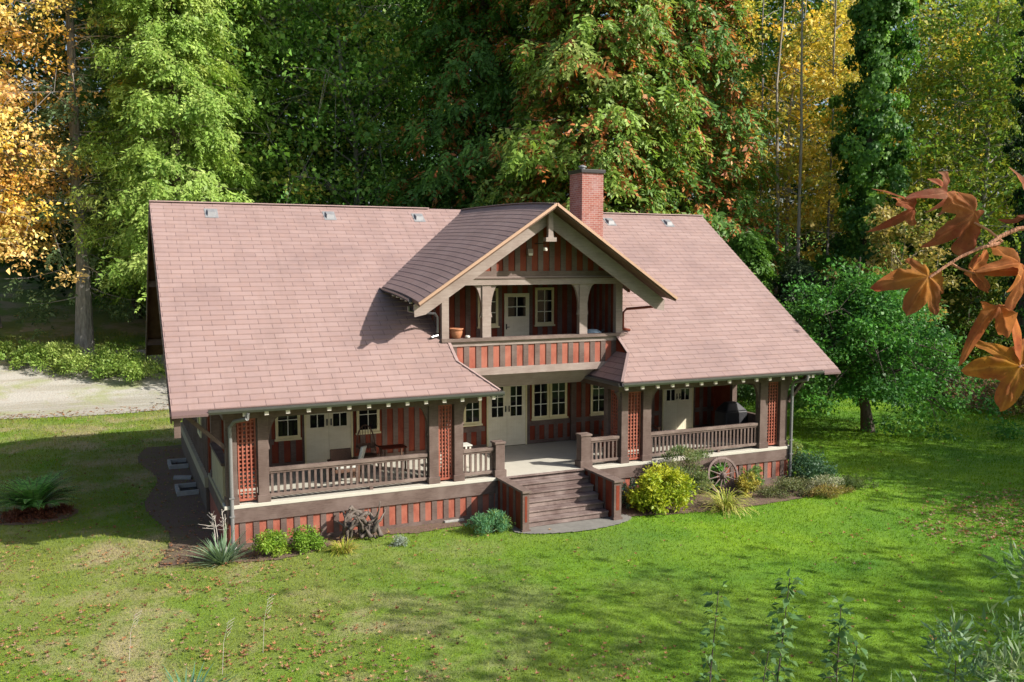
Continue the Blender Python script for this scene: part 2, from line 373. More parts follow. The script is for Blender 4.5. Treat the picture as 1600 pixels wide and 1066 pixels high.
def batten(mb, x0, x1, z0, z1, y, pitch=0.35, wb=0.15, red=REDD, brown=BROWN, th=0.12, first=None):
    """board-and-batten wall facing -y"""
    mb.box(x0, x1, y, y + th, z0, z1, red)
    x = x0 + (first if first is not None else pitch * 0.5)
    while x < x1 - wb / 2:
        mb.box(x - wb / 2, x + wb / 2, y - 0.025, y - 0.001, z0 + 0.003, z1 - 0.003, brown); x += pitch
def batten_x(mb, y0, y1, z0, z1, x, sgn, pitch=0.35, wb=0.15, red=REDD, th=0.12):
    mb.box(min(x, x - sgn * th), max(x, x - sgn * th), y0, y1, z0, z1, red)
    y = y0 + pitch * 0.5
    while y < y1 - wb / 2:
        a, b = (x + 0.001, x + 0.025) if sgn > 0 else (x - 0.025, x - 0.001)
        mb.box(a, b, y - wb / 2, y + wb / 2, z0 + 0.003, z1 - 0.003, BROWN); y += pitch

# porch floor slab
mb = MB(); mb.box(-0.02, 18.42, -0.06, 3.85, -0.095, 0.0, CONC); mb.build('porch_floor', H, bev=0.01)
# skirting below the porch, front and sides
mb = MB()
for a, b in ((0.04, 7.5), (10.75, 18.34)):
    batten(mb, a + 0.02, b, -1.3, -0.46, 0.02, 0.348, 0.15, red=REDP, first=0.36)
    mb.box(a, b, -0.045, 0.10, -0.46, -0.097, BROWN)
    mb.box(a, b, -0.035, 0.015, -1.3, -1.035, BROWN)
mb.box(7.5, 10.75, 0.02, 0.12, -1.3, -0.1, STEPM)
mb.box(0.0, 0.10, 0.12, 3.9, -1.3, -0.46, REDP); mb.box(-0.03, 0.10, 0.12, 3.9, -0.46, -0.097, BROWN)
mb.box(18.3, 18.4, 0.12, 3.9, -1.3, -0.097, REDP)
mb.build('porch_skirt', H)
# corner downpipe footings / stone pads
mb = MB(); mb.box(-0.35, 0.25, -0.4, 0.0, GZ - 0.05, GZ + 0.09, STONE); mb.build('footing_stone', H, bev=0.02); mb = MB(); mb.box(5.9, 6.5, -0.12, 0.0, GZ - 0.05, GZ + 0.07, STONE); mb.build('footing_stone', H, bev=0.02)

# main walls
mb = MB()
batten(mb, 0.12, 18.28, 0.0, 2.55, 3.9, 0.36, 0.16)
mb.box(0.12, 18.28, 3.86, 3.898, 0.003, 0.12, BROWN); mb.box(0.12, 1.88, 3.868, 3.898, 0.70, 0.86, BROWN)
mb.box(10.36, 18.28, 3.868, 3.898, 0.62, 0.78, BROWN); mb.box(7.9, 8.8, 3.868, 3.898, 0.58, 0.74, BROWN)
mb.box(12.02, 12.22, 3.80, 3.899, 0.0, 2.55, BROWN); mb.box(6.75, 6.95, 3.80, 3.899, 0, 2.55, BROWN)
mb.build('front_wall', H)
mb = MB()
for X, sg in ((0.0, -1), (18.4, 1)):
    d = Vector((0.12 * -sg, 0, 0))
    mb.prism([(X, 0.0, 2.5), (X, 3.9, 2.5), (X, 3.9, GZ - .1), (X, 13.9, GZ - .1), (X, 13.9, rz(RY) - SL * (13.9 - RY) - 0.14), (X, RY, RZ - 0.14), (X, 0.0, rz(0) - 0.14)], d, REDD)
    y = 4.1
    while y < 13.9: mb.box(*((X - 0.03, X - 0.001) if sg < 0 else (X + 0.001, X + 0.03)), y, y + 0.15, -0.1, 2.5, BROWN); y += 0.36
mb.box(0.12, 18.28, 13.78, 13.9, GZ - .1, 3.0, REDD)
mb.build('side_wall', H)
mb = MB()
mb.box(-0.13, -0.002, 3.9, 13.95, -0.42, -0.12, TRIMC); mb.box(-0.10, -0.004, 3.9, 13.9, GZ - 0.1, -0.425, BASEM)
mb.box(-0.03, 0.03, 0.4, 3.9, -0.12, 0.02, TRIMC)
mb.build('side_ledge', H)
# left side: half-height panel and mid post
mb = MB(); mb.box(0.02, 0.16, 0.5, 3.2, 0.02, 0.95, TRIMC); mb.box(-0.02, 0.2, 0.4, 3.3, 0.95, 1.03, BROWN); mb.build('side_parapet', H)

mb = MB(); mb.box(18.12, 18.24, 2.85, 3.86, 0.0, 2.24, REDD); mb.box(18.12, 18.24, 0.25, 1.3, 0.0, 2.24, BROWN); mb.box(18.10, 18.26, 1.301, 2.849, 0.0, 0.86, BROWN)  # board panel nearest the front added solid to block sun from the door
mb.box(18.08, 18.28, 2.70, 2.849, 0.861, 2.24, BROWN)
mb.build('side_parapet', H)
# header beams
mb = MB()
mb.box(0.0, 6.98, -0.02, 0.24, 2.22, 2.60, BROWN); mb.build('header_beam', H); mb = MB(); mb.box(11.62, 18.4, -0.02, 0.24, 2.22, 2.60, BROWN)
mb.build('header_beam', H)
for X in (6.72, 11.68): mb = MB(); mb.box(X, X + 0.26, 0.242, 3.85, 2.24, 2.60, BROWN); mb.build('header_beam', H)
for X, zb_ in ((0.0, 2.24), (18.14, 1.86)): mb = MB(); mb.box(X, X + 0.26, 0.242, 2.69 if X > 1 else 3.85, zb_, 2.5, BROWN); mb.build('header_beam', H)  # right side header hung lower to cut sun reaching the double door

# porch posts (each one a part), lattice panels, braces
def post(x0, x1, y0=0.0, y1=0.24, zt=2.22, zb=0.0):
    mb = MB(); mb.box(x0, x1, y0, y1, zb, zt, BROWN); mb.box(x0 - 0.03, x1 + 0.03, y0 - 0.035, y1 + 0.03, zb, zb + 0.19, BROWN)
    return mb.build('porch_post', H, bev=0.008)
for a, b in ((0.05, 0.33), (0.85, 1.12), (5.50, 5.78), (6.25, 6.52), (11.74, 11.98), (12.52, 12.82), (17.10, 17.42), (17.95, 18.25)): post(a, b)
for y0 in (3.3,): post(0.03, 0.27, y0, y0 + 0.24); 
post(11.74, 11.98, 0.85, 1.09); post(6.25, 6.49, 0.85, 1.09); 
def lattice(x0, x1, y=0.10, z0=0.12, z1=2.21, alongy=False):
    mb = MB(); n = 4; wv = 0.038; L = x1 - x0
    def bx(a, b, c, d, e, f):
        if alongy: mb.box(c, d, a, b, e, f, REDP)
        else: mb.box(a, b, c, d, e, f, REDP)
    bx(x0, x1, y - 0.01, y + 0.06, z0 - 0.06, z0, ); bx(x0, x1, y - 0.01, y + 0.06, z1 - 0.05, z1)
    for i in range(n + 1):
        xc = x0 + 0.02 + (L - 0.04) * i / n; bx(xc - wv / 2, xc + wv / 2, y, y + 0.02, z0, z1 - 0.05)
    k = int((z1 - z0) / 0.105)
    for i in range(k):
        zc = z0 + (i + 0.5) * (z1 - z0 - 0.05) / k; bx(x0 + 0.001, x1 - 0.001, y + 0.021, y + 0.04, zc - 0.019, zc + 0.019)
    return mb.build('lattice_panel', H)
for a, b in ((0.36, 0.82), (5.81, 6.22), (12.01, 12.49), (17.45, 17.92)): lattice(a, b)
lattice(0.28, 0.82, 11.84, alongy=True); lattice(0.28, 0.82, 6.35, alongy=True)
def brace(x, z, sx, wd=0.34, hg=0.85, y0=0.06, y1=0.18, mat=BROWN, name='curved_brace'):
    """curved knee bracket between a post side (x) and a beam (z); sx = direction away from the post"""
    out = [(0, 0)] + [(wd * (1 - math.sin(t * math.pi / 2 / 7) ** 1.0) * 0.999 + 0.05 * (t == 7) * 0, -hg * (1 - math.cos(t * math.pi / 2 / 7))) for t in range(8)]
    out[-1] = (0.05, -hg); out.append((0.0, -hg))
    mb = MB(); poly = [(x + sx * a, y0, z + b) for a, b in out]
    mb.prism(poly, (0, y1 - y0, 0), mat); return mb.build(name, H)
for x, sx in ((1.12, 1), (5.50, -1), (12.82, 1), (17.10, -1), (18.25, 1)): brace(x, 2.22, sx)
for x, sx in ((6.52, 1), (11.74, -1)): brace(x, 2.22, sx, 0.22, 0.6)
# brace under the left header end reaching out to the rake
mb = MB(); mb.beam((0.05, 0.12, 1.5), (-1.05, 0.12, 2.55), 0.1, 0.14, BROWN, up=(0, 1, 0)); mb.build('curved_brace', H)
mb = MB(); mb.beam((18.35, 0.12, 1.5), (19.4, 0.12, 2.55), 0.1, 0.14, BROWN, up=(0, 1, 0)); mb.build('curved_brace', H)

# railings: each railing a part, each baluster a sub-part
def railing(x0, x1, n, y=0.12):
    mb = MB(); mb.box(x0, x1, y - 0.07, y + 0.07, 0.775, 0.865, BROWNH); mb.box(x0, x1, y - 0.04, y + 0.04, 0.715, 0.774, BROWN)
    r = mb.build('handrail', H, bev=0.006); mb = MB(); mb.box(x0, x1, y - 0.05, y + 0.05, 0.10, 0.185, BROWNH)
    if x1 - x0 > 3: mb.box((x0 + x1) / 2 + .5, (x0 + x1) / 2 + .6, y - 0.04, y + 0.04, 0, 0.101, BROWN)
    mb.build('bottom_rail', H, bev=0.006)
    st = (x1 - x0) / n; b0 = MB(); xc = x0 + st / 2; b0.box(xc - 0.032, xc + 0.032, y - 0.02, y + 0.02, 0.185, 0.716, BROWN)
    b = b0.build('baluster', r)
    for i in range(1, n): copy_child(b, r, (i * st, 0, 0))
railing(1.13, 5.48, 27); railing(6.54, 7.50, 6); railing(10.70, 11.72, 7); railing(12.84, 17.08, 29)
def newel(x0, x1):
    mb = MB(); mb.box(x0, x1, -0.02, 0.28, 0, 0.96, BROWN); mb.box(x0 - 0.04, x1 + 0.04, -0.06, 0.32, 0, 0.2, BROWN)
    mb.box(x0 - 0.03, x1 + 0.03, -0.05, 0.31, 0.96, 1.02, BROWNH); mb.build('newel_post', H, bev=0.01)
newel(7.51, 7.80); newel(10.32, 10.66)

# front steps
mb = MB(); n = 6; rise = (0 - GZ - 0.03) / n
for i in range(n):
    zt = -rise * i; yb = -0.08 - 0.29 * (i - 1)
    if i > 0: mb.box(7.76, 10.40, yb - 0.31, yb + 0.02, zt - 0.045, zt, STEPM)
    mb.box(7.76, 10.40, yb - 0.29 + 0.02, yb - 0.29 + 0.05, zt - rise + 0.001, zt - 0.046, STEPM)
mb.box(7.76, 10.40, -0.14, 0.0, -0.046, -0.002, STEPM)
mb.build('step_flight', H, bev=0.008)
for x0, x1 in ((7.54, 7.74), (10.42, 10.66)):
    mb = MB(); mb.box(x0 + 0.03, x1 - 0.03, -1.66, -0.05, GZ - 0.02, -0.05, REDD)
    for yy in (-0.3, -0.75, -1.2):
        mb.box(x0 + 0.012, x1 - 0.012, yy - 0.07, yy + 0.07, GZ, -0.051, BROWN)
    mb.box(x0 - 0.03, x1 + 0.04, -1.86, -0.06, -0.049, 0.012, BROWNH)
    mb.box(x0, x1, -1.80, -1.661, GZ - 0.02, -0.051, BROWN)
    mb.box(x0 + 0.065, x1 - 0.065, -1.806, -1.801, GZ + 0.28, -0.15, REDD)
    mb.box(x0 - 0.03, x1 + 0.03, -1.84, -1.62, GZ - 0.02, GZ + 0.07, BROWN)
    mb.build('stair_cheek_wall', H, bev=0.006)

# windows and doors
def window(x0, x1, z0, z1, y, cols, rows, parent=H, fr=0.085, sill=True, curtain=False):
    mb = MB()
    mb.box(x0, x0 + fr, y - 0.06, y - 0.027, z0 + fr, z1 - fr, CREAM); mb.box(x1 - fr, x1, y - 0.06, y - 0.027, z0 + fr, z1 - fr, CREAM)
    mb.box(x0, x1, y - 0.06, y - 0.027, z1 - fr, z1, CREAM); mb.box(x0, x1, y - 0.06, y - 0.027, z0, z0 + fr, CREAM)
    if sill: mb.box(x0 - 0.03, x1 + 0.03, y - 0.10, y - 0.027, z0 - 0.055, z0 - 0.001, CREAM)
    f = mb.build('window', parent, bev=0.004)
    mb = MB(); mb.box(x0 + fr, x1 - fr, y - 0.040, y - 0.030, z0 + fr, z1 - fr, GLASS); mb.build('pane', f)
    mb = MB(); gx0, gx1, gz0, gz1 = x0 + fr, x1 - fr, z0 + fr, z1 - fr
    for i in range(1, cols): xc = gx0 + (gx1 - gx0) * i / cols; mb.box(xc - 0.012, xc + 0.012, y - 0.058, y - 0.041, gz0, gz1, MUNT)
    for i in range(1, rows): zc = gz0 + (gz1 - gz0) * i / rows; mb.box(gx0, gx1, y - 0.056, y - 0.0412, zc - 0.012, zc + 0.012, MUNT)
    mb.build('glazing_bars', f)
    return f
YW = 3.9
window(1.93, 2.68, 0.86, 2.0, YW, 2, 2); window(4.43, 5.17, 0.86, 2.0, YW, 2, 2)
window(8.02, 8.66, 0.84, 2.25, YW, 2, 3); window(10.53, 11.19, 0.86, 2.25, YW, 2, 3); window(11.21, 11.88, 0.86, 2.25, YW, 2, 3)
window(12.82, 13.46, 0.86, 2.25, YW, 2, 3)
def leaf_door(x0, x1, z0, z1, y, gz, rows, parent, hs, name='door'):
    """one boarded door leaf with a glazed top; hs = side of the handle"""
    mb = MB(); st = 0.13
    mb.box(x0, x1, y - 0.055, y - 0.028, z0, gz, CREAMD)
    mb.box(x0, x0 + st, y - 0.055, y - 0.028, gz + 0.0005, z1, CREAMD); mb.box(x1 - st, x1, y - 0.055, y - 0.028, gz + 0.0005, z1, CREAMD); mb.box(x0 + st, x1 - st, y - 0.055, y - 0.028, z1 - 0.12, z1, CREAMD)
    k = 6
    for i in range(k):                                          # thin board faces on the lower half
        a = x0 + 0.05 + (x1 - x0 - 0.1) * i / k; b = x0 + 0.05 + (x1 - x0 - 0.1) * (i + 1) / k
        mb.box(a + 0.003, b - 0.003, y - 0.060, y - 0.0552, z0 + 0.06, gz - 0.05, CREAMD)
    d = mb.build(name, parent)
    gx0, gx1 = x0 + st, x1 - st
    mb = MB(); mb.box(gx0, gx1, y - 0.038, y - 0.030, gz, z1 - 0.12, GLASS); mb.build('pane', d)
    mb = MB(); xc = (gx0 + gx1) / 2; mb.box(xc - 0.014, xc + 0.014, y - 0.053, y - 0.0385, gz, z1 - 0.12, MUNT)
    for i in range(1, rows): zc = gz + (z1 - 0.12 - gz) * i / rows; mb.box(gx0, gx1, y - 0.051, y - 0.0387, zc - 0.014, zc + 0.014, MUNT)
    mb.build('glazing_bars', d)
    mb = MB(); hx = x1 - 0.05 if hs > 0 else x0 + 0.07
    mb.box(hx - 0.022, hx + 0.022, y - 0.067, y - 0.0605, z0 + 0.92 if rows < 4 and name != 'door' else z0 + 1.15, (z0 + 1.10) if name != 'door' else z0 + 1.36, DARK)
    hz = z0 + (1.0 if name != 'door' else 1.25)
    mb.tube([(hx, y - 0.06, hz), (hx, y - 0.105, hz)], 0.012, DARK); mb.tube([(hx, y - 0.10, hz), (hx + (0.0 if name == 'door' else 0.09) - 0.0, y - 0.10, hz - (0.06 if name == 'door' else 0))], 0.012, DARK)
    mb.build('handle', d)
    return d
def double_door(x0, x1, gz, rows, z1=2.12):
    mb = MB(); f = 0.05
    mb.box(x0, x0 + f, YW - 0.075, YW - 0.027, 0.0, z1 + f, CREAM); mb.box(x1 - f, x1, YW - 0.075, YW - 0.027, 0.0, z1 + f, CREAM); mb.box(x0 + f, x1 - f, YW - 0.075, YW - 0.027, z1, z1 + f, CREAM)
    mb.build('door_frame', H)
    xm = (x0 + x1) / 2
    leaf_door(x0 + f + .002, xm - .004, 0.02, z1 - .002, YW, gz, rows, H, 1); leaf_door(xm + .004, x1 - f - .002, 0.02, z1 - .002, YW, gz, rows, H, -1)
double_door(2.80, 4.30, 1.13, 2, 2.08); double_door(8.85, 10.33, 1.02, 3, 2.15); double_door(15.82, 17.18, 1.13, 2, 2.08)
# left gable side: a window with cream frame facing -x
mb = MB(); mb.box(-0.07, -0.032, 5.6, 6.6, 0.75, 0.85, CREAM); mb.box(-0.07, -0.032, 5.6, 5.7, 0.85, 1.9, CREAM); mb.box(-0.07, -0.032, 6.5, 6.6, 0.85, 1.9, CREAM); mb.box(-0.07, -0.032, 5.6, 6.6, 1.9, 2.0, CREAM)
sw = mb.build('window', H); mb = MB(); mb.box(-0.045, -0.033, 5.7, 6.5, 0.85, 1.9, GLASS); mb.build('pane', sw)

# --- main roof
HIPL, HIPR = 7.30, 11.26           # front ends of the two eaves
EDL, EDR = 6.44, 12.10             # where each hip reaches the bay
yh = 0.24                          # y at which the hips end
def xl_at(y): return HIPL + (EDL - HIPL) * min(1, (y - EY) / (yh - EY)) if y < yh else (EDL if y < BY else BX0)
def xr_at(y): return HIPR + (EDR - HIPR) * min(1, (y - EY) / (yh - EY)) if y < yh else (EDR if y < BY else BX1)
YN = 3.55                          # back end of the bay notch
roof = MB()
outl = [(XL, EY), (HIPL, EY), (EDL, yh), (EDL, BY), (BX0, BY), (BX0, YN), (BX1, YN), (BX1, BY), (EDR, BY), (EDR, yh), (HIPR, EY), (XR, EY), (XR, RY), (XL, RY)]
roof.prism([(x, y, rz(y) - 0.012) for x, y in outl], (0, 0, -0.11), SOFFIT)
YB = 14.65
roof.prism([(XL, RY + .001, RZ - .012), (XR, RY + .001, RZ - .012), (XR, YB, RZ - SL * (YB - RY) - .012), (XL, YB, RZ - SL * (YB - RY) - .012)], (0, 0, -0.11), SOFFIT)
def course(mb, x0a, x1a, x0b, x1b, ya, yb, v):
    """one shingle course from y=ya (raised butt) to y=yb"""
    lift = 0.022; za, zb = rz(ya) + lift, rz(yb)
    u = lambda x: x
    mb.face([(x0a, ya, za), (x1a, ya, za), (x1b, yb, zb), (x0b, yb, zb)], SHING, [(x0a, v + .001), (x1a, v + .001), (x1b, v + CS - .001), (x0b, v + CS - .001)])
    mb.face([(x0a, ya, rz(ya) - 0.01), (x1a, ya, rz(ya) - 0.01), (x1a, ya, za), (x0a, ya, za)], SHING, [(x0a, v + .003), (x1a, v + .003), (x1a, v + .02), (x0a, v + .02)])
NC = int(math.ceil((RY - EY) * CL / CS)); dy = (RY - EY) / NC
for i in range(NC):
    ya, yb = EY + i * dy, EY + (i + 1) * dy; v = i * CS
    if ya > YN: course(roof, XL - .01, XR + .01, XL - .01, XR + .01, ya, yb, v); continue
    course(roof, XL - .01, xl_at(ya + .001), XL - .01, xl_at(yb - .001), ya, yb, v)
    course(roof, xr_at(ya + .001), XR + .01, xr_at(yb - .001), XR + .01, ya, yb, v)
# drip tabs where the roof corner runs past the gutter
for a, b in ((XL - .01, -0.42), (18.95, XR + .01)):
    roof.hexa([(a, EY - .13, rz(EY - .13) - 0.06), (b, EY - .13, rz(EY - .13) - 0.06), (b, EY, EZ - 0.05), (a, EY, EZ - 0.05), (a, EY - .13, rz(EY - .13)), (b, EY - .13, rz(EY - .13)), (b, EY, EZ + 0.001), (a, EY, EZ + 0.001)], SHING)
# hip returns over the sides of the entry bay
def ret(mb, xe, xt, sgn):
    n = 5; run = abs(xt - xe)
    for i in range(n):
        a = i / n; b = (i + 1) / n; xa, xb = xe + (xt - xe) * a, xe + (xt - xe) * b
        ya, yb = EY + (yh - EY) * a, EY + (yh - EY) * b; za, zb = EZ + SL * (yh - EY) * a, EZ + SL * (yh - EY) * b
        v = i * CS
        pts = [(xa, ya, za + .014), (xa, 3.5, za + .014), (xb, 3.5, zb), (xb, yb, zb)]
        if sgn > 0: pts.reverse()
        mb.face(pts, SHING, [(ya, v + .001), (3.5, v + .001), (3.5, v + CS - .001), (yb, v + CS - .001)] if sgn < 0 else [(yb, v + CS - .001), (3.5, v + CS - .001), (3.5, v + .001), (ya, v + .001)])
        mb.face([(xa, ya, za - .01), (xa, 3.5, za - .01), (xa, 3.5, za + .014), (xa, ya, za + .014)], SHING, [(ya, v), (3.5, v), (3.5, v + .015), (ya, v + .015)])
    ztop = EZ + SL * (yh - EY)
    mb.prism([(xe, EY, EZ - .02), (xt, yh, ztop - .02), (xt, 3.5, ztop - .02), (xe, 3.5, EZ - .02)], (0, 0, -0.08), SOFFIT)
    # red gablet between return and main roof
    mb.prism([(xt, yh, ztop), (xt, BY, rz(BY) - .02), (xt, BY, ztop)], (0.04 * (1 if sgn < 0 else -1), 0, 0), REDD)
ret(roof, HIPR, EDR, -1); ret(roof, HIPL, EDL, 1)
# hip, rake and ridge caps
for a, b in (((HIPL, EY, EZ + .02), (EDL, yh, rz(yh) + .02)), ((HIPR, EY, EZ + .02), (EDR, yh, rz(yh) + .02)), ((EDR, yh, rz(yh) + .02), (EDR, BY, rz(BY) + .02)), ((EDL, yh, rz(yh) + .02), (EDL, BY, rz(BY) + .02))):
    roof.beam(a, b, 0.09, 0.03, CAPM)
roof.beam((XL - .02, RY, RZ + .015), (7.9, RY, RZ + .015), 0.22, 0.035, CAPM); roof.beam((10.6, RY, RZ + .015), (XR + .02, RY, RZ + .015), 0.22, 0.035, CAPM)
ROOF = roof.build('roof', H)
for X in (XL - 0.012, XR + 0.012):
    mb = MB()
    for a, b in (((X, EY - .10, rz(EY - .10) - .03), (X, RY, RZ - .03)), ((X, YB, RZ - SL * (YB - RY) - .03), (X, RY, RZ - .03))):
        mb.beam(a, b, 0.045, 0.24, BROWN, drop=True)
    mb.build('bargeboard', ROOF)
mb = MB()        # purlin ends and knee under the rakes
for X0, X1 in ((XL + .02, 0.0), (18.4, XR - .02)):
    for yy in (0.12, 3.5, RY, 10.3, 13.6):
        mb = MB(); zz = (rz(yy) if yy <= RY else RZ - SL * (yy - RY)) - 0.27; mb.box(X0, X1, yy - 0.08, yy + 0.08, zz - 0.1, zz + 0.12, BROWN); mb.build('purlin', ROOF)
mb = MB()
mb.box(XL + 0.05, XL + 0.20, -0.70, -0.55, 1.98, 2.60, BROWN); mb.box(XL + 0.02, XL + 0.23, -0.73, -0.52, 2.40, 2.50, BROWN)
mb.build('eave_bracket', ROOF)
def gutter(pa, pb, out, name='gutter'):
    """half-open box gutter from pa to pb; out = unit vector away from the roof"""
    pa, pb, o = Vector(pa), Vector(pb), Vector(out); mb = MB()
    prof = [(0, 0), (0, -.11), (.09, -.11), (.12, -.05), (.12, 0), (.105, 0), (.105, -.045), (.08, -.095), (.015, -.095), (.015, 0)]
    mb.prism([pa + o * a + Vector((0, 0, b)) for a, b in prof], pb - pa, GUTM); return mb.build(name, ROOF)
gutter((-0.42, EY - .002, EZ - .02), (HIPL + .10, EY - .002, EZ - .02), (0, -1, 0)); gutter((HIPR - .02, EY - .002, EZ - .02), (18.95, EY - .002, EZ - .02), (0, -1, 0))
gutter((HIPR - .002, EY, EZ - .02), (HIPR - .002, 3.4, EZ - .02), (-1, 0, 0)); gutter((HIPL + .002, EY, EZ - .02), (HIPL + .002, 3.4, EZ - .02), (1, 0, 0))
# rafter tails
mb = MB(); x = 0.30
def tail(x, back=0.2):
    mb = MB(); a = Vector((x, EY + .07, rz(EY + .07) - .21)); b = Vector((x, back, rz(back) - .21)); mb.beam(a, b, 0.075, 0.13, BROWN)
    mb.box(x - 0.05, x + 0.05, EY + .0, EY + .068, EZ - .235, EZ - .14, WHITEM); return mb.build('rafter_tail', ROOF)
t0 = tail(0.45)
for i in range(1, 12): copy_child(t0, ROOF, (0.522 * i, 0, 0))
for i in range(2, 14): copy_child(t0, ROOF, (11.45 - 0.45 + 0.535 * i, 0, 0))
t1 = tail(6.71, EY + .3); tail(7.12, EY + .2)
for x in (11.42, 11.98): copy_child(t1, ROOF, (x - 6.71, 0, 0))
copy_child(t0, ROOF, (-0.42 + 19.0 - 0.45, 0, 0))
# roof vents
for i, x in enumerate((0.53, 4.27, 7.37, 15.03, 17.68)):
    y = 6.45; mb = MB(); z = rz(y)
    mb.hexa([(x - .13, y - .2, rz(y - .2) + .02), (x + .13, y - .2, rz(y - .2) + .02), (x + .13, y + .1, rz(y + .1) - .02), (x - .13, y + .1, rz(y + .1) - .02),
             (x - .11, y - .17, rz(y - .2) + .16), (x + .11, y - .17, rz(y - .2) + .16), (x + .11, y + .08, rz(y + .1) + .05), (x - .11, y + .08, rz(y + .1) + .05)], GREYM)
    mb.hexa([(x - .2, y - .26, rz(y - .26) + .016), (x + .2, y - .26, rz(y - .26) + .016), (x + .2, y + .16, rz(y + .16) + .016), (x - .2, y + .16, rz(y + .16) + .016),
             (x - .2, y - .26, rz(y - .26) + .024), (x + .2, y - .26, rz(y - .26) + .024), (x + .2, y + .16, rz(y + .16) + .024), (x - .2, y + .16, rz(y + .16) + .024)], GREYM)
    mb.build('roof_vent', ROOF, bev=0.015)
# chimney
mb = MB(); cx0, cx1, cy0, cy1, cz0, cz1 = 13.16, 14.04, 5.2, 6.15, 6.4, 9.42
def bwall(p, q):
    L = (Vector(q) - Vector(p)).length
    mb.face([(p[0], p[1], cz0), (q[0], q[1], cz0), (q[0], q[1], cz1), (p[0], p[1], cz1)], BRICK, [(0, 0), (L, 0), (L, cz1 - cz0), (0, cz1 - cz0)])
bwall((cx0, cy0), (cx1, cy0)); bwall((cx1, cy0), (cx1, cy1)); bwall((cx1, cy1), (cx0, cy1)); bwall((cx0, cy1), (cx0, cy0))
mb.face([(cx0, cy0, cz1), (cx1, cy0, cz1), (cx1, cy1, cz1), (cx0, cy1, cz1)], BRICK, [(0, 0), (1, 0), (1, 1), (0, 1)])
CH = mb.build('chimney', ROOF)
mb = MB(); mb.box(cx0 - .06, cx1 + .06, cy0 - .06, cy1 + .06, cz1 - .005, cz1 + 0.12, DARK); mb.build('chimney_cap', CH, bev=0.01)
mb = MB(); mb.lathe([(.10, 0.12), (.10, .22), (.15, .23), (.15, .27), (.06, .31), (.0, .32)], (cx0 + .28, cy0 + .5, cz1), GREYM); mb.build('flue_pipe', CH, smooth=False)

# --- balcony bay
BZ = 3.08
mb = MB()
batten(mb, BX0 + .02, BX1 - .02, BZ, 3.88, BY, 0.385, 0.17, red=REDP, first=0.36)
mb.box(BX0, BX1, BY - .045, BY - .026, 3.74, 3.879, TAN); mb.box(BX0, BX1, BY - .06, BY + .1, BZ - .22, BZ + 0.001, TAN)
mb.box(BX0 - .04, BX1 + .04, BY - .13, BY + .18, 3.881, 3.975, BROWNH)
PAR = mb.build('balcony_parapet', H, bev=0.004)
mb = MB()
T = [(7.02, BY - .03, BZ - .223), (11.32, BY - .03, BZ - .223), (11.32, 3.85, BZ - .223), (7.02, 3.85, BZ - .223)]
B = [(7.2, BY + .50, 2.40), (11.10, BY + .50, 2.40), (11.10, 3.85, 2.40), (7.2, 3.85, 2.40)]
mb.hexa(B + T, TAN); mb.build('cove_soffit', H)
mb = MB(); mb.box(BX0, BX1, BY + .1, 3.5, BZ - .2, BZ, BROWN); mb.build('balcony_floor', H)
mb = MB()
YU = 3.45; batten(mb, BX0 + .1, BX1 - .1, BZ, 5.62, YU, 0.37, 0.17, first=.2)
for X, s in ((BX0 + .001, -1), (BX1 - .001, 1)):
    mb.box(min(X, X - s * .12), max(X, X - s * .12), BY + .1, 3.5, BZ, 5.62, REDD)
    y = BY + .5
    while y < 3.3: mb.box(*((X + .121, X + .14) if s < 0 else (X - .14, X - .121)), y, y + .16, BZ, 5.6, BROWN); mb.box(*((X - .02, X - .001) if s < 0 else (X + .001, X + .02)), y, y + .16, BZ, 5.6, BROWN); y += .37
mb.build('balcony_wall', H)
mb = MB()      # gable wall above the balcony
RX, PZ, SD = 9.25, 7.86, 0.668
def zd0(x): return PZ - SD * abs(x - RX)
g0 = 5.78
xa = RX - (PZ - .14 - g0) / SD; xb = RX + (PZ - .14 - g0) / SD
mb.prism([(xa, BY, g0), (xb, BY, g0), (RX, BY, PZ - .14)], (0, 0.1, 0), REDD)
x = RX - 2.9
while x < RX + 3:
    zt = zd0(x + (.085 if x > RX else -.085)) - .15
    if zt > g0 + .1: mb.box(x - .085, x + .085, BY - .025, BY - .001, g0, zt, BROWN)
    x += .385
mb.box(xa + .1, xb - .1, BY - .045, BY - .026, g0, g0 + .16, BROWN)
mb.box(BX0 - .1, BX1 + .1, BY - .06, BY + .16, 5.53, g0 - .001, TAN); mb.box(BX0 + .1, BX1 - .1, BY - .09, BY + .1, g0 - .07, g0 - .03, BROWN)
mb.build('gable_wall', H)
for a, b in ((BX0, BX0 + .22), (7.52, 7.80), (10.78, 11.06), (BX1 - .24, BX1)):
    mb = MB(); mb.box(a, b, BY - .02, BY + .16, 3.976, 5.529, TAN); mb.build('balcony_post', H, bev=.006)
for x, sx in ((7.52, -1), (7.80, 1), (10.78, -1), (11.06, 1)): brace(x, 5.528, sx, .27, .95, BY + .02, BY + .12, TAN)
leaf_door(9.30, 10.20, BZ, 5.18, YU, 4.42, 2, H, -1, name='balcony_door')
window(8.36, 9.08, 4.12, 5.36, YU, 2, 3); window(10.42, 11.12, 4.12, 5.36, YU, 2, 3)
mb = MB(); mb.box(8.95, 9.12, BY - .14, BY - .03, 6.44, 6.60, TAN); mb.box(8.97, 9.10, BY - .16, BY - .141, 6.40, 6.47, WHITEM); mb.build('wall_lamp', H)

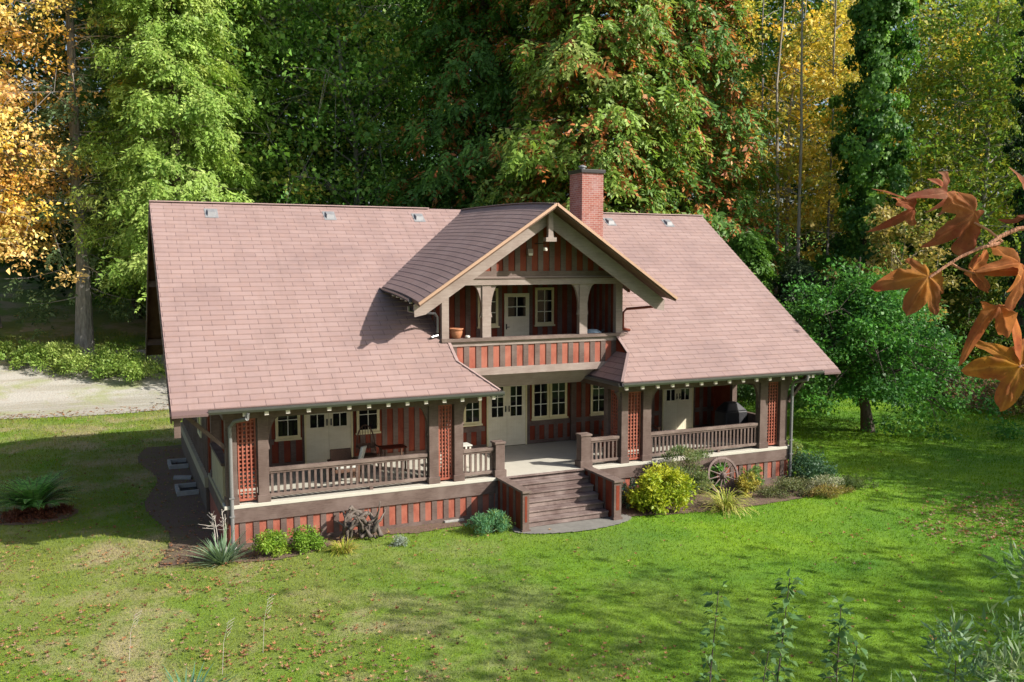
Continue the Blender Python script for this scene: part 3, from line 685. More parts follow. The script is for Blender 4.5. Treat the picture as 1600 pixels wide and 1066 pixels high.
# dormer roof: two planes that sweep up slightly toward the main roof
DE0 = 4.13; YF = -0.42
def zd(x, y):
    s = 1 - math.exp(-max(0, y - YF) / 2.5)
    return PZ - SD * abs(x - RX) + s * (0.24 + 0.22 * abs(x - RX) / DE0)
def yend(x):
    y = 3.0
    for _ in range(30): y = (zd(x, y) - EZ) / SL + EY
    return min(y + 0.12, RY + .1)
dr = MB(); CD = math.sqrt(1 + SD * SD); n = 23; M = 14; st = DE0 / n
for s in (-1, 1):
    for i in range(n):
        xa, xb = RX + s * (DE0 - i * st), RX + s * (DE0 - (i + 1) * st); ea, eb = yend(xa), yend(xb); v = i * CS
        for j in range(M):
            a0, a1 = YF + (ea - YF) * j / M, YF + (ea - YF) * (j + 1) / M; b0, b1 = YF + (eb - YF) * j / M, YF + (eb - YF) * (j + 1) / M
            p = [(xa, a0, zd(xa, a0) + .006), (xb, b0, zd(xb, b0)), (xb, b1, zd(xb, b1)), (xa, a1, zd(xa, a1) + .006)]
            u = [(a0, v + .001), (b0, v + CS - .001), (b1, v + CS - .001), (a1, v + .001)]
            if s > 0: p.reverse(); u.reverse()
            dr.face(p, SHING, u)
            dr.face([(xa, a0, zd(xa, a0) - .01), (xa, a1, zd(xa, a1) - .01), (xa, a1, zd(xa, a1) + .006), (xa, a0, zd(xa, a0) + .006)], SHING, [(a0, v), (a1, v), (a1, v + .015), (a0, v + .015)])
    for j in range(M):            # boards under the shingles
        for i in range(4):
            X = [RX + s * DE0 * (1 - i / 4), RX + s * DE0 * (1 - (i + 1) / 4)]
            q = []
            for dz in (-.10, -.011):
                for xx, jj in ((X[0], j), (X[1], j), (X[1], j + 1), (X[0], j + 1)):
                    yy = YF + (yend(xx) - YF) * jj / M; q.append((xx, yy, zd(xx, yy) + dz))
            dr.hexa(q, SOFFIT)
DR = dr.build('dormer_roof', H)
mb = MB()        # copper-coloured drip edge and ridge cap
for s in (-1, 1):
    mb.beam((RX, YF - .02, PZ + .0), (RX + s * (DE0 + .03), YF - .02, PZ - SD * (DE0 + .03)), 0.05, 0.075, COPPER)
mb.build('copper_edge', DR)
mb = MB()
for j in range(M):
    e = yend(RX); y0, y1 = YF + (e - YF) * j / M, YF + (e - YF) * (j + 1) / M; mb.beam((RX, y0, zd(RX, y0) + .012), (RX, y1, zd(RX, y1) + .012), .16, .025, CAPM)
mb.build('ridge_cap', DR)
for s in (-1, 1):       # barge boards
    mb = MB(); yb0 = 0.16; o = -.085; dep = .50; xt = RX + s * (DE0 - .02)
    poly = [(RX, yb0, zd0(RX) + o), (RX, yb0, zd0(RX) + o - dep), (xt - s * .34, yb0, zd0(xt - s * .34) + o - dep), (xt - s * .02, yb0, zd0(xt) + o - .34), (xt, yb0, zd0(xt) + o)]
    mb.prism(poly, (0, .05, 0), TAN); mb.build('gable_bargeboard', DR)
mb = MB(); mb.box(RX - .075, RX + .075, -.06, .06, PZ - 1.02, PZ - .12, TAN); mb.box(RX - .17, RX + .17, -.09, .09, PZ - 1.06, PZ - .94, TAN)
mb.hexa([(RX - .09, -.07, PZ - .94), (RX + .09, -.07, PZ - .94), (RX + .09, .07, PZ - .94), (RX - .09, .07, PZ - .94), (RX - .075, -.06, PZ - .8), (RX + .075, -.06, PZ - .8), (RX + .075, .06, PZ - .8), (RX - .075, .06, PZ - .8)], TAN)
mb.build('gable_finial', DR)
mb = MB(); mb.lathe([(.0, 0), (.06, .0), (.07, .05), (.05, .1), (0, .1)], (RX, .3, PZ - 1.32), WHITEM, 12); mb.tube([(RX, .3, PZ - 1.22), (RX, .3, PZ - 1.1), (RX, 1.0, PZ - 1.1)], .012, DARK); mb.build('eave_lamp', DR)
# rafter ends under the dormer eaves
def dtail(x, y, s):
    mb = MB(); a = (x, y, zd(x, y) - .17); b = (x - s * .9, y, zd(x - s * .9, y) - .17); mb.beam(a, b, .07, .12, BROWN)
    mb.box(x - .03 if s < 0 else x - .03, x + .03, y - .045, y + .045, zd(x, y) - .24, zd(x, y) - .13, WHITEM if s < 0 else REDD); mb.build('dormer_rafter_tail', DR)
for s in (-1, 1):
    for k in range(5): dtail(RX + s * (DE0 - .06), 0.55 + k * .42, s)
# dormer gutters and downpipes
for s in (-1, 1):
    mb = MB(); pr = [(0, 0), (0, -.10), (.08, -.10), (.11, -.05), (.11, 0), (.095, 0), (.07, -.085), (.015, -.085), (.015, 0)]
    m2 = 6; ye = yend(RX + s * DE0) - .15
    for j in range(m2):
        y0, y1 = .25 + (ye - .25) * j / m2, .25 + (ye - .25) * (j + 1) / m2; x = RX + s * (DE0 + .002)
        mb.prism([(x + s * a, y0, zd(x, y0) - .015 + b) for a, b in pr], (0, y1 - y0, zd(x, y1) - zd(x, y0)), GUTM)
    mb.build('gutter', DR)
    xe = RX + s * (DE0 + .05); xw = (BX0 - .09) if s < 0 else (BX1 + .09)
    mb = MB(); mb.tube([(xe, .42, 4.98), (xe, .43, 4.86), (xe - s * .25, .55, 4.80), (xw + s * .1, 1.05, 4.72), (xw, 1.1, 4.6), (xw, 1.1, 4.15), (xw, 1.08, 4.08), (xw + s * .22, 1.02, 4.04)], .042, GUTM if s < 0 else REDD, 10); mb.build('downpipe', H)
# downpipes at the porch corners
for x, m_ in ((0.16, PIPEM), (18.35, PIPEM)):
    mb = MB(); xe = x if x < 5 else 18.3
    mb.tube([(xe + .35 * (x < 5), EY - .06, 2.50), (xe + .33 * (x < 5), EY - .05, 2.36), (x + .1 * (x < 5), -.2, 2.2), (x, -.10, 2.05), (x, -.10, GZ + .12)], .05, m_, 10)
    for z in (.2, -.28): mb.box(x - .065, x + .065, -.16, -.04, z, z + .03, PIPEM)
    mb.build('downpipe', H)

# ------------------------------------------------------------------ foliage helpers
def nrm(v): return v / (np.linalg.norm(v, axis=-1, keepdims=True) + 1e-9)
def leaves(name, P, D, Nn, ln, wd, tint, parent=None, mat=None, loc=(0, 0, 0), fold=0.25, kind=None):
    """one mesh of many leaf-sized faces: P base points, D long axis, Nn face normal, ln/wd sizes, tint colours"""
    n = len(P); D = nrm(D); Nn = nrm(Nn - (Nn * D).sum(1, keepdims=True) * D); Sd = np.cross(D, Nn)
    ln = np.broadcast_to(ln, n)[:, None]; wd = np.broadcast_to(wd, n)[:, None]
    V = np.stack([P, P + D * ln * .45 + Sd * wd * .5 + Nn * wd * fold, P + D * ln, P + D * ln * .45 - Sd * wd * .5 + Nn * wd * fold], 1).reshape(-1, 3)
    me = bpy.data.meshes.new(name); me.vertices.add(n * 4); me.vertices.foreach_set('co', V.astype(np.float32).ravel())
    me.loops.add(n * 4); me.loops.foreach_set('vertex_index', np.arange(n * 4, dtype=np.int32))
    me.polygons.add(n); me.polygons.foreach_set('loop_start', np.arange(0, n * 4, 4, dtype=np.int32)); me.polygons.foreach_set('loop_total', np.full(n, 4, np.int32))
    me.update(calc_edges=True); me.validate()
    a = me.color_attributes.new('tint', 'FLOAT_COLOR', 'POINT')
    c = np.ones((n, 4), np.float32); c[:, :3] = np.clip(tint, 0.002, 1); a.data.foreach_set('color', np.repeat(c, 4, 0).ravel())
    me.materials.append(mat or LEAFM)
    o = bpy.data.objects.new(name, me); COL.objects.link(o); o.location = loc
    if parent is not None: o.parent = parent
    if kind: o['kind'] = kind
    return o
def pal(cols, n, w_=None, jit=0.25, rng=RNG):
    """n colours drawn from a palette with brightness jitter"""
    cols = np.array(cols, float); k = rng.choice(len(cols), n, p=None if w_ is None else np.array(w_) / np.sum(w_))
    return cols[k] * (1 + rng.uniform(-jit, jit, (n, 1)))
def sph(n, rng=RNG): return nrm(rng.normal(size=(n, 3)))

LEAFK = 1.35
def limb_tree(name, label, cat, loc, h, r, cols, wts=None, nleaf=9000, leaf=0.2, trunk_r=0.2, crown0=0.25, bark=None, group=None, seed=1, nlimb=26, lean=0.0, flat=0.55, shape='round', clump=0.9, drop=False, ncl=None):
    """broad-leaved tree: tapered trunk, limbs and twigs, leaf clumps spread through the crown with gaps between them"""
    nleaf = int(nleaf * LEAFK); leaf *= .9
    rng = np.random.default_rng(seed); t = thing(name, label, cat, loc, group)
    mb = MB(); z = np.linspace(0, 1, 9); off = np.cumsum(rng.normal(0, .012 * h, (9, 2)), 0); off[0] = 0
    tp = [Vector((off[i, 0] + lean * h * z[i] ** 1.5, off[i, 1], h * .96 * z[i] - .15 * (i == 0))) for i in range(9)]
    tr = [trunk_r * (1 - .88 * q) * (1.35 if i == 0 else 1) for i, q in enumerate(z)]
    mb.tube(tp, tr, bark or BARKD, 8)
    def tpos(q):
        f = q * 8; i = min(7, int(f)); return tp[i].lerp(tp[i + 1], f - i)
    C, W = [], []
    for k in range(nlimb):
        q = crown0 + (1 - crown0) * (k + rng.uniform(0, 1)) / nlimb
        u = (q - crown0) / (1 - crown0)
        if shape == 'round': rad = r * math.sqrt(max(.05, 1 - (2 * (u * .92 + .06) - 1.0) ** 2)) * rng.uniform(.75, 1.1)
        elif shape == 'umbrella': rad = r * (1 - u ** 2.2) ** .6 * rng.uniform(.8, 1.1)
        else: rad = r * (1 - .55 * u) * rng.uniform(.5, 1.15)
        a = k * 2.399 + rng.uniform(-.4, .4); p0 = tpos(min(q * (.8 if drop else .86), .97)); e = Vector((math.cos(a) * rad, math.sin(a) * rad, rad * rng.uniform(-.28, .12) if drop else rad * rng.uniform(.05, .5)))
        e = p0 + e; mid = p0.lerp(e, .5) + Vector((0, 0, rad * .14))
        pts = [p0, mid, e]; r0 = trunk_r * .38 * (1 - q) + .018
        mb.tube(pts, [r0, r0 * .6, .01], bark or BARKD, 5, False)
        m_ = max(4, int(rad * 2.6))
        for j in range(m_):
            f = .25 + .75 * (j + rng.uniform(0, 1)) / m_; b = (p0.lerp(mid, f * 2) if f < .5 else mid.lerp(e, f * 2 - 1))
            s_ = Vector(rng.normal(0, 1, 3)) * rad * .24 * Vector((1, 1, .6)).length / 1.5; c = b + s_
            mb.tube([b, b.lerp(c, .6) + Vector((0, 0, .05)), c], [.018, .010, .004], bark or BARKD, 4, False)
            C.append(c); W.append(rng.uniform(.5, 1.3))
    mb.build('trunk', None); tk = COL.objects[-1]; tk.parent = t
    C = np.array([tuple(c) for c in C]); W = np.array(W); nc = len(C)
    idx = rng.choice(nc, nleaf, p=W / W.sum()); cr = clump * rng.uniform(.45, 1.1, nc) * r * .16 + leaf
    d = rng.normal(size=(nleaf, 3)) * np.array([1, 1, flat]); P = C[idx] + d * cr[idx][:, None] * .62
    tilt = rng.normal(0, .38, (nc, 3)); D = rng.normal(size=(nleaf, 3)) + d * .5 - np.array([0, 0, .35]); Nn = rng.normal(size=(nleaf, 3)) * .45 + np.array([0, 0, 1.0]) + tilt[idx]
    base = pal(cols, nc, wts, .18, rng)
    tint = base[idx] * (1 + rng.uniform(-.28, .28, (nleaf, 1))) * .72 + pal(cols, nleaf, wts, .2, rng) * .28
    l = leaf * np.exp(rng.normal(-.12, .34, nleaf)); l = np.minimum(l, leaf * 1.7)
    leaves('crown', P, D, Nn, l, l * rng.uniform(.45, .9, nleaf), tint, t)
    return t

def cedar(name, label, cat, loc, h, r, cols, wts, rust=None, rustp=0.0, nfr=5200, seed=1, trunk_r=.35, bark=None, z0=0.06, frond=.55, group=None, dead=0, sparse=1.0, gaps=0.0, cone=.85):
    """conifer with drooping sprays: boughs sweep down and up at the tip, side sprays hang from them"""
    rng = np.random.default_rng(seed); t = thing(name, label, cat, loc, group)
    mb = MB(); z = np.linspace(0, 1, 8); mb.tube([(rng.normal(0, .05), rng.normal(0, .05), h * q - .2 * (q == 0)) for q in z], [trunk_r * (1 - .93 * q) * (1.4 if q == 0 else 1) for q in z], bark or BARKD, 9)
    nb = int(h * 4.6 * sparse); Pl, Dl, Nl, Ll, Wl, Tl = [], [], [], [], [], []
    per = max(6, int(nfr * 1.15) // nb)
    for k in range(nb):
        q = z0 + (1 - z0) * ((k + rng.uniform(0, 1)) / nb) ** 1.05; L = r * (1 - q) ** cone * rng.uniform(.62, 1.12) * min(1, .5 + 3.2 * q) + .35
        if rng.uniform() < gaps: continue
        a = k * 2.399 + rng.uniform(-.5, .5); dx, dy_ = math.cos(a), math.sin(a); p0 = Vector((0, 0, h * q)); dr_ = rng.uniform(.22, .5)
        fn = lambda f: Vector((dx * L * f, dy_ * L * f, h * q + L * (-dr_ * f + .42 * dr_ * f * f * f)))
        mb.tube([fn(0), fn(.35), fn(.7), fn(1)], [.05 * (1 - q) + .02, .03, .015, .005], bark or BARKD, 4, False)
        isr = 0
        f = rng.uniform(.12, 1.0, per) ** .8
        B = np.stack([dx * L * f, dy_ * L * f, h * q + L * (-dr_ * f + .42 * dr_ * f ** 3)], 1)
        side = rng.normal(0, 1, per); sd = np.array([-dy_, dx, 0])
        wsp = .34 * L * (1.05 - f) + .18
        B = B + sd * (side * wsp)[:, None] - np.array([0, 0, 1]) * (np.abs(side) * wsp * .55 + rng.uniform(-.25, .95, per) * (.25 + .12 * L))[:, None]
        sub = 9                                          # each spray: a hanging plume of small flat leaves
        hl = np.repeat(frond * rng.uniform(.8, 1.7, per), sub); ps = np.tile(np.linspace(0, 1, sub), per)
        hd = np.repeat(np.stack([dx * .5 + sd[0] * side * .45, dy_ * .5 + sd[1] * side * .45, rng.uniform(-1.3, -.45, per)], 1), sub, 0); hd = nrm(hd)
        sg_ = np.where(np.tile(np.arange(sub) % 2, per) == 0, 1., -1.)[:, None] * np.repeat(nrm(rng.normal(size=(per, 3)) * np.array([1, 1, .25])), sub, 0)
        PP = np.repeat(B, sub, 0) + hd * (hl * ps)[:, None] + rng.normal(0, .035, (per * sub, 3))
        DD = hd * .75 + sg_ * (1 - .7 * ps)[:, None] + rng.normal(0, .22, (per * sub, 3))
        NN = np.stack([np.full(per * sub, dx), np.full(per * sub, dy_), np.full(per * sub, .7)], 1) + rng.normal(0, .4, (per * sub, 3))
        base = pal(cols, 1, wts, .15, rng)[0]
        T = np.repeat(pal(cols, per, wts, .18, rng) * .55 + base * .45, sub, 0) * (1 + rng.uniform(-.2, .2, (per * sub, 1)))
        if rust is not None:
            m = np.repeat(rng.uniform(size=per) < rustp * (.5 + 1.2 * (1 - f)), sub); T[m] = pal(rust, int(m.sum()), None, .3, rng)
        ll = hl * .42 * (1.15 - .5 * ps) * rng.uniform(.7, 1.2, per * sub)
        Pl.append(PP); Dl.append(DD); Nl.append(NN); Ll.append(ll); Wl.append(ll * rng.uniform(.32, .52, per * sub)); Tl.append(T)
    for k in range(dead):                                # bare grey dead boughs
        q = rng.uniform(.12, .75); a = rng.uniform(-2.6, .3); L = rng.uniform(1.6, 4.2); p0 = Vector((0, 0, h * q))
        e = p0 + Vector((math.cos(a) * L, math.sin(a) * L, rng.uniform(-.25, .25) * L)); mb.tube([p0, p0.lerp(e, .5) + Vector((0, 0, .15)), e], [.045, .028, .008], TWIG, 4, False)
        for j in range(7):
            f = rng.uniform(.35, 1); b = p0.lerp(e, f); c = b + Vector((rng.normal() * .4 + math.cos(a) * .5, rng.normal() * .4 + math.sin(a) * .5, rng.normal() * .35)); mb.tube([b, c], [.015, .004], TWIG, 3, False)
    mb.build('trunk', None); tk = COL.objects[-1]; tk.parent = t
    leaves('crown', np.concatenate(Pl), np.concatenate(Dl), np.concatenate(Nl), np.concatenate(Ll), np.concatenate(Wl), np.concatenate(Tl), t, fold=.12)
    return t

def ivy_tree(name, label, loc, h, r, seed, cols, wts=None, n=26000, leaf=.17, lean=0.0):
    rng = np.random.default_rng(seed); t = thing(name, label, 'tree', loc)
    mb = MB(); mb.tube([(lean * q * q * h, 0, h * q - .2 * (q == 0)) for q in np.linspace(0, 1, 7)], [.45 * (1 - .7 * q) for q in np.linspace(0, 1, 7)], BARKD, 9)
    mb.build('trunk', None); tk = COL.objects[-1]; tk.parent = t
    nb = 420; bz = rng.uniform(0, 1, nb); ba = rng.uniform(0, 2 * math.pi, nb); br = r * rng.uniform(.15, 1.0, nb) * (1 - .35 * bz) * (1 + .25 * np.sin(bz * 23 + ba))
    bc = np.stack([np.cos(ba) * br + lean * bz * bz * h, np.sin(ba) * br, bz * h], 1); bs = rng.uniform(.35, .8, nb) * r * .42
    k = rng.integers(0, nb, n); d = sph(n, rng) * rng.uniform(.5, 1, (n, 1)); P = bc[k] + d * bs[k][:, None]
    out = nrm(P - np.stack([lean * bz[k] ** 2 * h, np.zeros(n), P[:, 2]], 1))
    base = pal(cols, nb, wts, .22, rng); T = base[k] * (1 + rng.uniform(-.25, .25, (n, 1)))
    l = leaf * rng.uniform(.6, 1.2, n)
    leaves('crown', P, rng.normal(0, .5, (n, 3)) + np.array([0, 0, -1.]), out + rng.normal(0, .45, (n, 3)), l, l * .85, T, t)
    return t

def shrub(name, label, cat, loc, rx, ry, hh, cols, wts=None, n=3500, leaf=.07, seed=1, group=None, wide=.5, stems=14, bark=None, up=0.0, lumps=26, outw=.6):
    rng = np.random.default_rng(seed); t = thing(name, label, cat, loc, group); mb = MB(); C = []
    for k in range(lumps):
        a = rng.uniform(0, 2 * math.pi); q = math.sqrt(rng.uniform(0, 1)); zz = hh * (rng.uniform(.25, 1) * math.sqrt(max(.05, 1 - q * q * .75)))
        c = Vector((math.cos(a) * q * rx * .85, math.sin(a) * q * ry * .85, zz * .9)); C.append(tuple(c))
        if k < stems: mb.tube([(c.x * .15, c.y * .15, -.03), (c.x * .5, c.y * .5, c.z * .6), c], [.018, .011, .004], bark or BARKD, 5, False)
    mb.build('stem', None); tk = COL.objects[-1]; tk.parent = t
    C = np.array(C); k = rng.integers(0, len(C), n); cr = rng.uniform(.22, .38, len(C)) * min(rx, ry, hh) * 1.05
    d = sph(n, rng) * rng.uniform(.35, 1.05, (n, 1)); P = C[k] + d * cr[k][:, None] * np.array([rx / min(rx, ry), ry / min(rx, ry), .9]); P[:, 2] = np.maximum(P[:, 2], .01)
    base = pal(cols, len(C), wts, .12, rng); T = base[k] * .55 + pal(cols, n, wts, .2, rng) * .45
    D = d * outw + rng.normal(0, .5, (n, 3)) + np.array([0, 0, up]); l = leaf * rng.uniform(.6, 1.3, n)
    leaves('foliage', P, D, d * .5 + np.array([0, 0, .8]) + rng.normal(0, .5, (n, 3)), l, l * wide, T, t)
    return t

def blades(name, label, cat, loc, n, length, width, cols, wts=None, seed=1, spread=.9, base=.08, droop=.7, seg=4, group=None, stiff=0.0):
    """clump of arching strap leaves, each a tapered ribbon of several faces"""
    rng = np.random.default_rng(seed); V, F, T = [], [], []
    for k in range(n):
        a = rng.uniform(0, 2 * math.pi); L = length * rng.uniform(.55, 1.1); tl = rng.uniform(.1, spread); b = np.array([math.cos(a), math.sin(a), 0]); s = np.array([-b[1], b[0], 0])
        p = b * base * rng.uniform(0, 1) + s * base * rng.uniform(-.5, .5); th = math.pi / 2 - tl; c = pal(cols, 1, wts, .2, rng)[0]; i0 = len(V)
        for j in range(seg + 1):
            w_ = width * (1 - (j / seg) ** 2.2) * .5 + .0015; V += [p - s * w_, p + s * w_]; T += [c * (.8 + .35 * j / seg)] * 2
            d = b * math.cos(th) + np.array([0, 0, math.sin(th)]); p = p + d * L / seg; th -= droop * (1 - stiff) / seg * (1.2 + j * .5)
        for j in range(seg): q = i0 + 2 * j; F.append((q, q + 1, q + 3, q + 2))
    me = bpy.data.meshes.new(name); me.from_pydata([tuple(v) for v in V], [], F); me.update(); me.materials.append(BLADEM)
    at_ = me.color_attributes.new('tint', 'FLOAT_COLOR', 'POINT'); c = np.ones((len(V), 4), np.float32); c[:, :3] = np.array(T); at_.data.foreach_set('color', c.ravel())
    o = bpy.data.objects.new(name, me); COL.objects.link(o); o.location = loc
    return tag(o, label, cat, group)

# palettes (real leaf colours)
GD = [(.045, .105, .022), (.065, .14, .028), (.03, .075, .02)]
GM = [(.075, .18, .028), (.115, .235, .035), (.05, .125, .025)]
GB = [(.24, .38, .075), (.32, .46, .10), (.15, .27, .05), (.44, .53, .16)]
GY = [(.38, .42, .06), (.28, .36, .05), (.56, .48, .08)]
YO = [(.80, .60, .10), (.86, .70, .18), (.76, .46, .08), (.60, .56, .14)]
OR = [(.84, .50, .20), (.88, .64, .28), (.70, .42, .22), (.88, .70, .24)]
RUST = [(.46, .15, .05), (.36, .12, .04), (.56, .26, .09)]

# ------------------------------------------------------------------ background trees, left to right
def L3(u, d): return at(u, d)
# sunlit orange and yellow maple at the left edge
limb_tree('maple_tree', 'big orange and yellow maple at the left edge of the clearing', 'tree', L3(-78, 50), 28, 7.2, OR + YO, [2, 2, 1.5, 1.5, 1.4, 1.2, .8, .9], 30000, .26, .32, .22, BARKG, seed=3, nlimb=44, clump=.75)
limb_tree('maple_tree', 'lower drooping maple with orange leaves beside the driveway, in front of the grey trunked fir', 'tree', L3(0, 57), 13, 4.8, OR + YO, None, 13000, .24, .16, .42, BARKG, seed=5, nlimb=26, clump=.6)
cedar('fir_tree', 'tall fir with a bare grey trunk, dead grey boughs and thin dark green sprays', 'tree', L3(132, 52.5), 38, 4.4, [(.10, .16, .07), (.14, .21, .09), (.07, .12, .05)], None, nfr=4600, seed=4, trunk_r=.42, bark=BARKG, z0=.09, frond=.5, dead=34, gaps=.5)
cedar('cedar_tree', 'bright yellow green cedar lit by the sun behind the left end of the roof', 'tree', L3(283, 52), 40, 5.6, GB, [3, 2.4, 1.4, 1.2], nfr=13500, seed=6, trunk_r=.4, frond=.55, z0=.17, cone=.62)
cedar('cedar_tree', 'slimmer bright green cedar between the grey trunked fir and the sunlit cedar', 'tree', L3(215, 62), 38, 4.2, [(.15, .27, .04), (.21, .34, .05), (.10, .20, .04)], None, nfr=8000, seed=66, trunk_r=.3, frond=.6, z0=.07, cone=.6)
cedar('cedar_tree', 'bright green cedar with its top cut by the picture edge, right of the sunlit cedar', 'tree', L3(365, 57), 38, 4.2, [(.17, .30, .04), (.23, .37, .06), (.11, .22, .04)], None, nfr=7000, seed=67, trunk_r=.3, frond=.6, z0=.04, cone=.6)
limb_tree('maple_tree', 'dark green maple with a few yellow sprays behind the left half of the ridge', 'tree', L3(455, 62), 31, 7.4, [(.18, .37, .07), (.25, .46, .09), (.12, .28, .06), (.46, .46, .10)], [2, 2, 1.4, .6], 22000, .32, .28, .12, BARKG, seed=8, nlimb=44)
limb_tree('maple_tree', 'mid green maple with golden patches behind the ridge, left of the rusty cedars', 'tree', L3(570, 60), 30, 7.0, [(.18, .37, .07), (.26, .45, .09), (.12, .28, .06), (.60, .52, .10)], [2, 2, 1.4, .8], 20000, .30, .26, .1, BARKG, seed=9, nlimb=42)
limb_tree('dense_tree', 'low dark leafy tree just showing over the left half of the ridge', 'tree', L3(470, 50), 9.5, 4.6, [(.14, .32, .06), (.20, .38, .07), (.10, .23, .05)], None, 12000, .27, .2, .1, BARKD, seed=91, nlimb=26)
limb_tree('dense_tree', 'low blue green leafy tree over the ridge near the dormer', 'tree', L3(630, 51), 11.0, 4.6, [(.08, .21, .06), (.12, .27, .07), (.055, .15, .04)], None, 13000, .27, .2, .1, BARKD, seed=92, nlimb=28)
cedar('cedar_tree', 'large cedar with rusty brown sprays, leftmost of the three behind the dormer', 'tree', L3(755, 56), 40, 7.4, [(.11, .24, .05), (.15, .30, .06), (.08, .18, .035)], None, rust=RUST, rustp=.17, nfr=12500, seed=12, frond=.7, z0=.03, cone=.6)
cedar('cedar_tree', 'broad sunlit cedar with orange tipped hanging sprays directly behind the chimney', 'tree', L3(925, 51), 40, 7.4, [(.19, .32, .05), (.26, .40, .07), (.11, .22, .04), (.34, .42, .12)], None, rust=RUST, rustp=.24, nfr=16500, seed=13, frond=.72, z0=.03, trunk_r=.45, cone=.55)
cedar('cedar_tree', 'cedar with many rusty sprays behind the right end of the ridge', 'tree', L3(1065, 54), 40, 6.6, [(.12, .25, .05), (.17, .31, .06), (.08, .18, .035)], None, rust=RUST, rustp=.30, nfr=13500, seed=14, frond=.68, z0=.03, cone=.6)
cedar('cedar_tree', 'young green cedar at the corner of the right roof slope', 'tree', L3(1165, 50), 9.5, 3.0, [(.08, .18, .03), (.11, .23, .04)], None, nfr=4200, seed=15, frond=.5, z0=.03, trunk_r=.16)
for i, (u, d, h, r, s_) in enumerate(((1165, 66, 30, 3.6, 21), (1215, 58, 27, 3.6, 22), (1262, 63, 30, 3.4, 23), (1300, 70, 32, 3.8, 24), (1450, 68, 30, 4.2, 25))):
    lab = ['tall slender golden maple right of the rusty cedars', 'golden maple with a thin straight pale trunk above the right roof corner', 'golden maple with orange lower leaves, left of the ivy covered tree',
           'far golden maple partly hidden by the ivy covered tree', 'yellow green maple behind the right side of the ivy covered tree'][i]
    limb_tree('golden_maple', lab, 'tree', L3(u, d), h, r, (YO + [(.50, .50, .10), (.24, .34, .06)]) if i < 4 else (GY + YO), [1.5, 1.6, .8, 1.2, 1, 1] if i < 4 else [2, 2, 2, 1, 1, 1, 1], 6800, .28, .17, .36 if i < 4 else .2, BARKP, seed=s_, nlimb=40, shape='column', group=None, clump=.7)
ivy_tree('ivy_covered_tree', 'tall tree trunk wrapped in dense dark ivy, above the small round tree', L3(1352, 52), 32, 2.35, 31, [(.055, .15, .03), (.10, .23, .04), (.18, .34, .06)], [2, 2, 1], 60000, .24)
ivy_tree('ivy_covered_tree', 'second ivy covered trunk at the right edge of the picture', L3(1600, 47), 28, 1.3, 32, [(.018, .05, .014), (.03, .08, .02)], None, 16000, .2)
limb_tree('maple_tree', 'pale gold and green sapling leaning in front of the ivy covered tree', 'tree', L3(1402, 48), 11.5, 2.6, [(.34, .30, .09), (.45, .34, .12), (.16, .24, .04)], None, 5200, .24, .1, .35, BARKP, seed=33, nlimb=20)
limb_tree('maple_tree', 'spreading green maple with yellow tops at the upper right', 'tree', L3(1500, 56), 28, 7.0, [(.12, .25, .045), (.18, .33, .06)] + GY, [2, 2, 1.2, 1.4, .7], 24000, .3, .26, .2, BARKG, seed=34, nlimb=46)
limb_tree('maple_tree', 'yellow and green maple rising beyond the right edge of the lawn', 'tree', L3(1640, 60), 30, 6.4, GY + GM, None, 17000, .32, .24, .15, BARKG, seed=35, nlimb=40)
cedar('fir_tree', 'dark dull green young fir between the right roof corner and the small round tree', 'tree', L3(1243, 50), 8.0, 2.6, [(.04, .075, .03), (.06, .10, .04)], None, nfr=4200, seed=36, frond=.42, z0=.03, trunk_r=.13)
limb_tree('dense_tree', 'dark leafy tree filling the gap behind the small round tree', 'tree', L3(1400, 60), 11.5, 4.8, [(.035, .08, .02), (.05, .11, .025)], None, 15000, .28, .2, .05, BARKD, seed=38, nlimb=30)
limb_tree('dense_tree', 'dim green tree at the lawn edge below the hanging maple leaves', 'tree', L3(1520, 54), 8.5, 4.2, [(.06, .13, .03), (.08, .17, .035), (.20, .20, .04)], None, 12000, .26, .17, .05, BARKD, seed=39, nlimb=26)
# small round tree on the lawn
limb_tree('round_lawn_tree', 'small round green tree with a short leaning trunk standing on the right lawn', 'tree', L3(1362, 39), 8.0, 3.9, [(.06, .20, .035), (.09, .26, .045), (.04, .14, .028), (.14, .33, .07)], [2, 2, 1.2, 1], 34000, .17, .26, .34, BARKD, seed=41, nlimb=48, shape='umbrella', lean=-.05, clump=.85, drop=True)
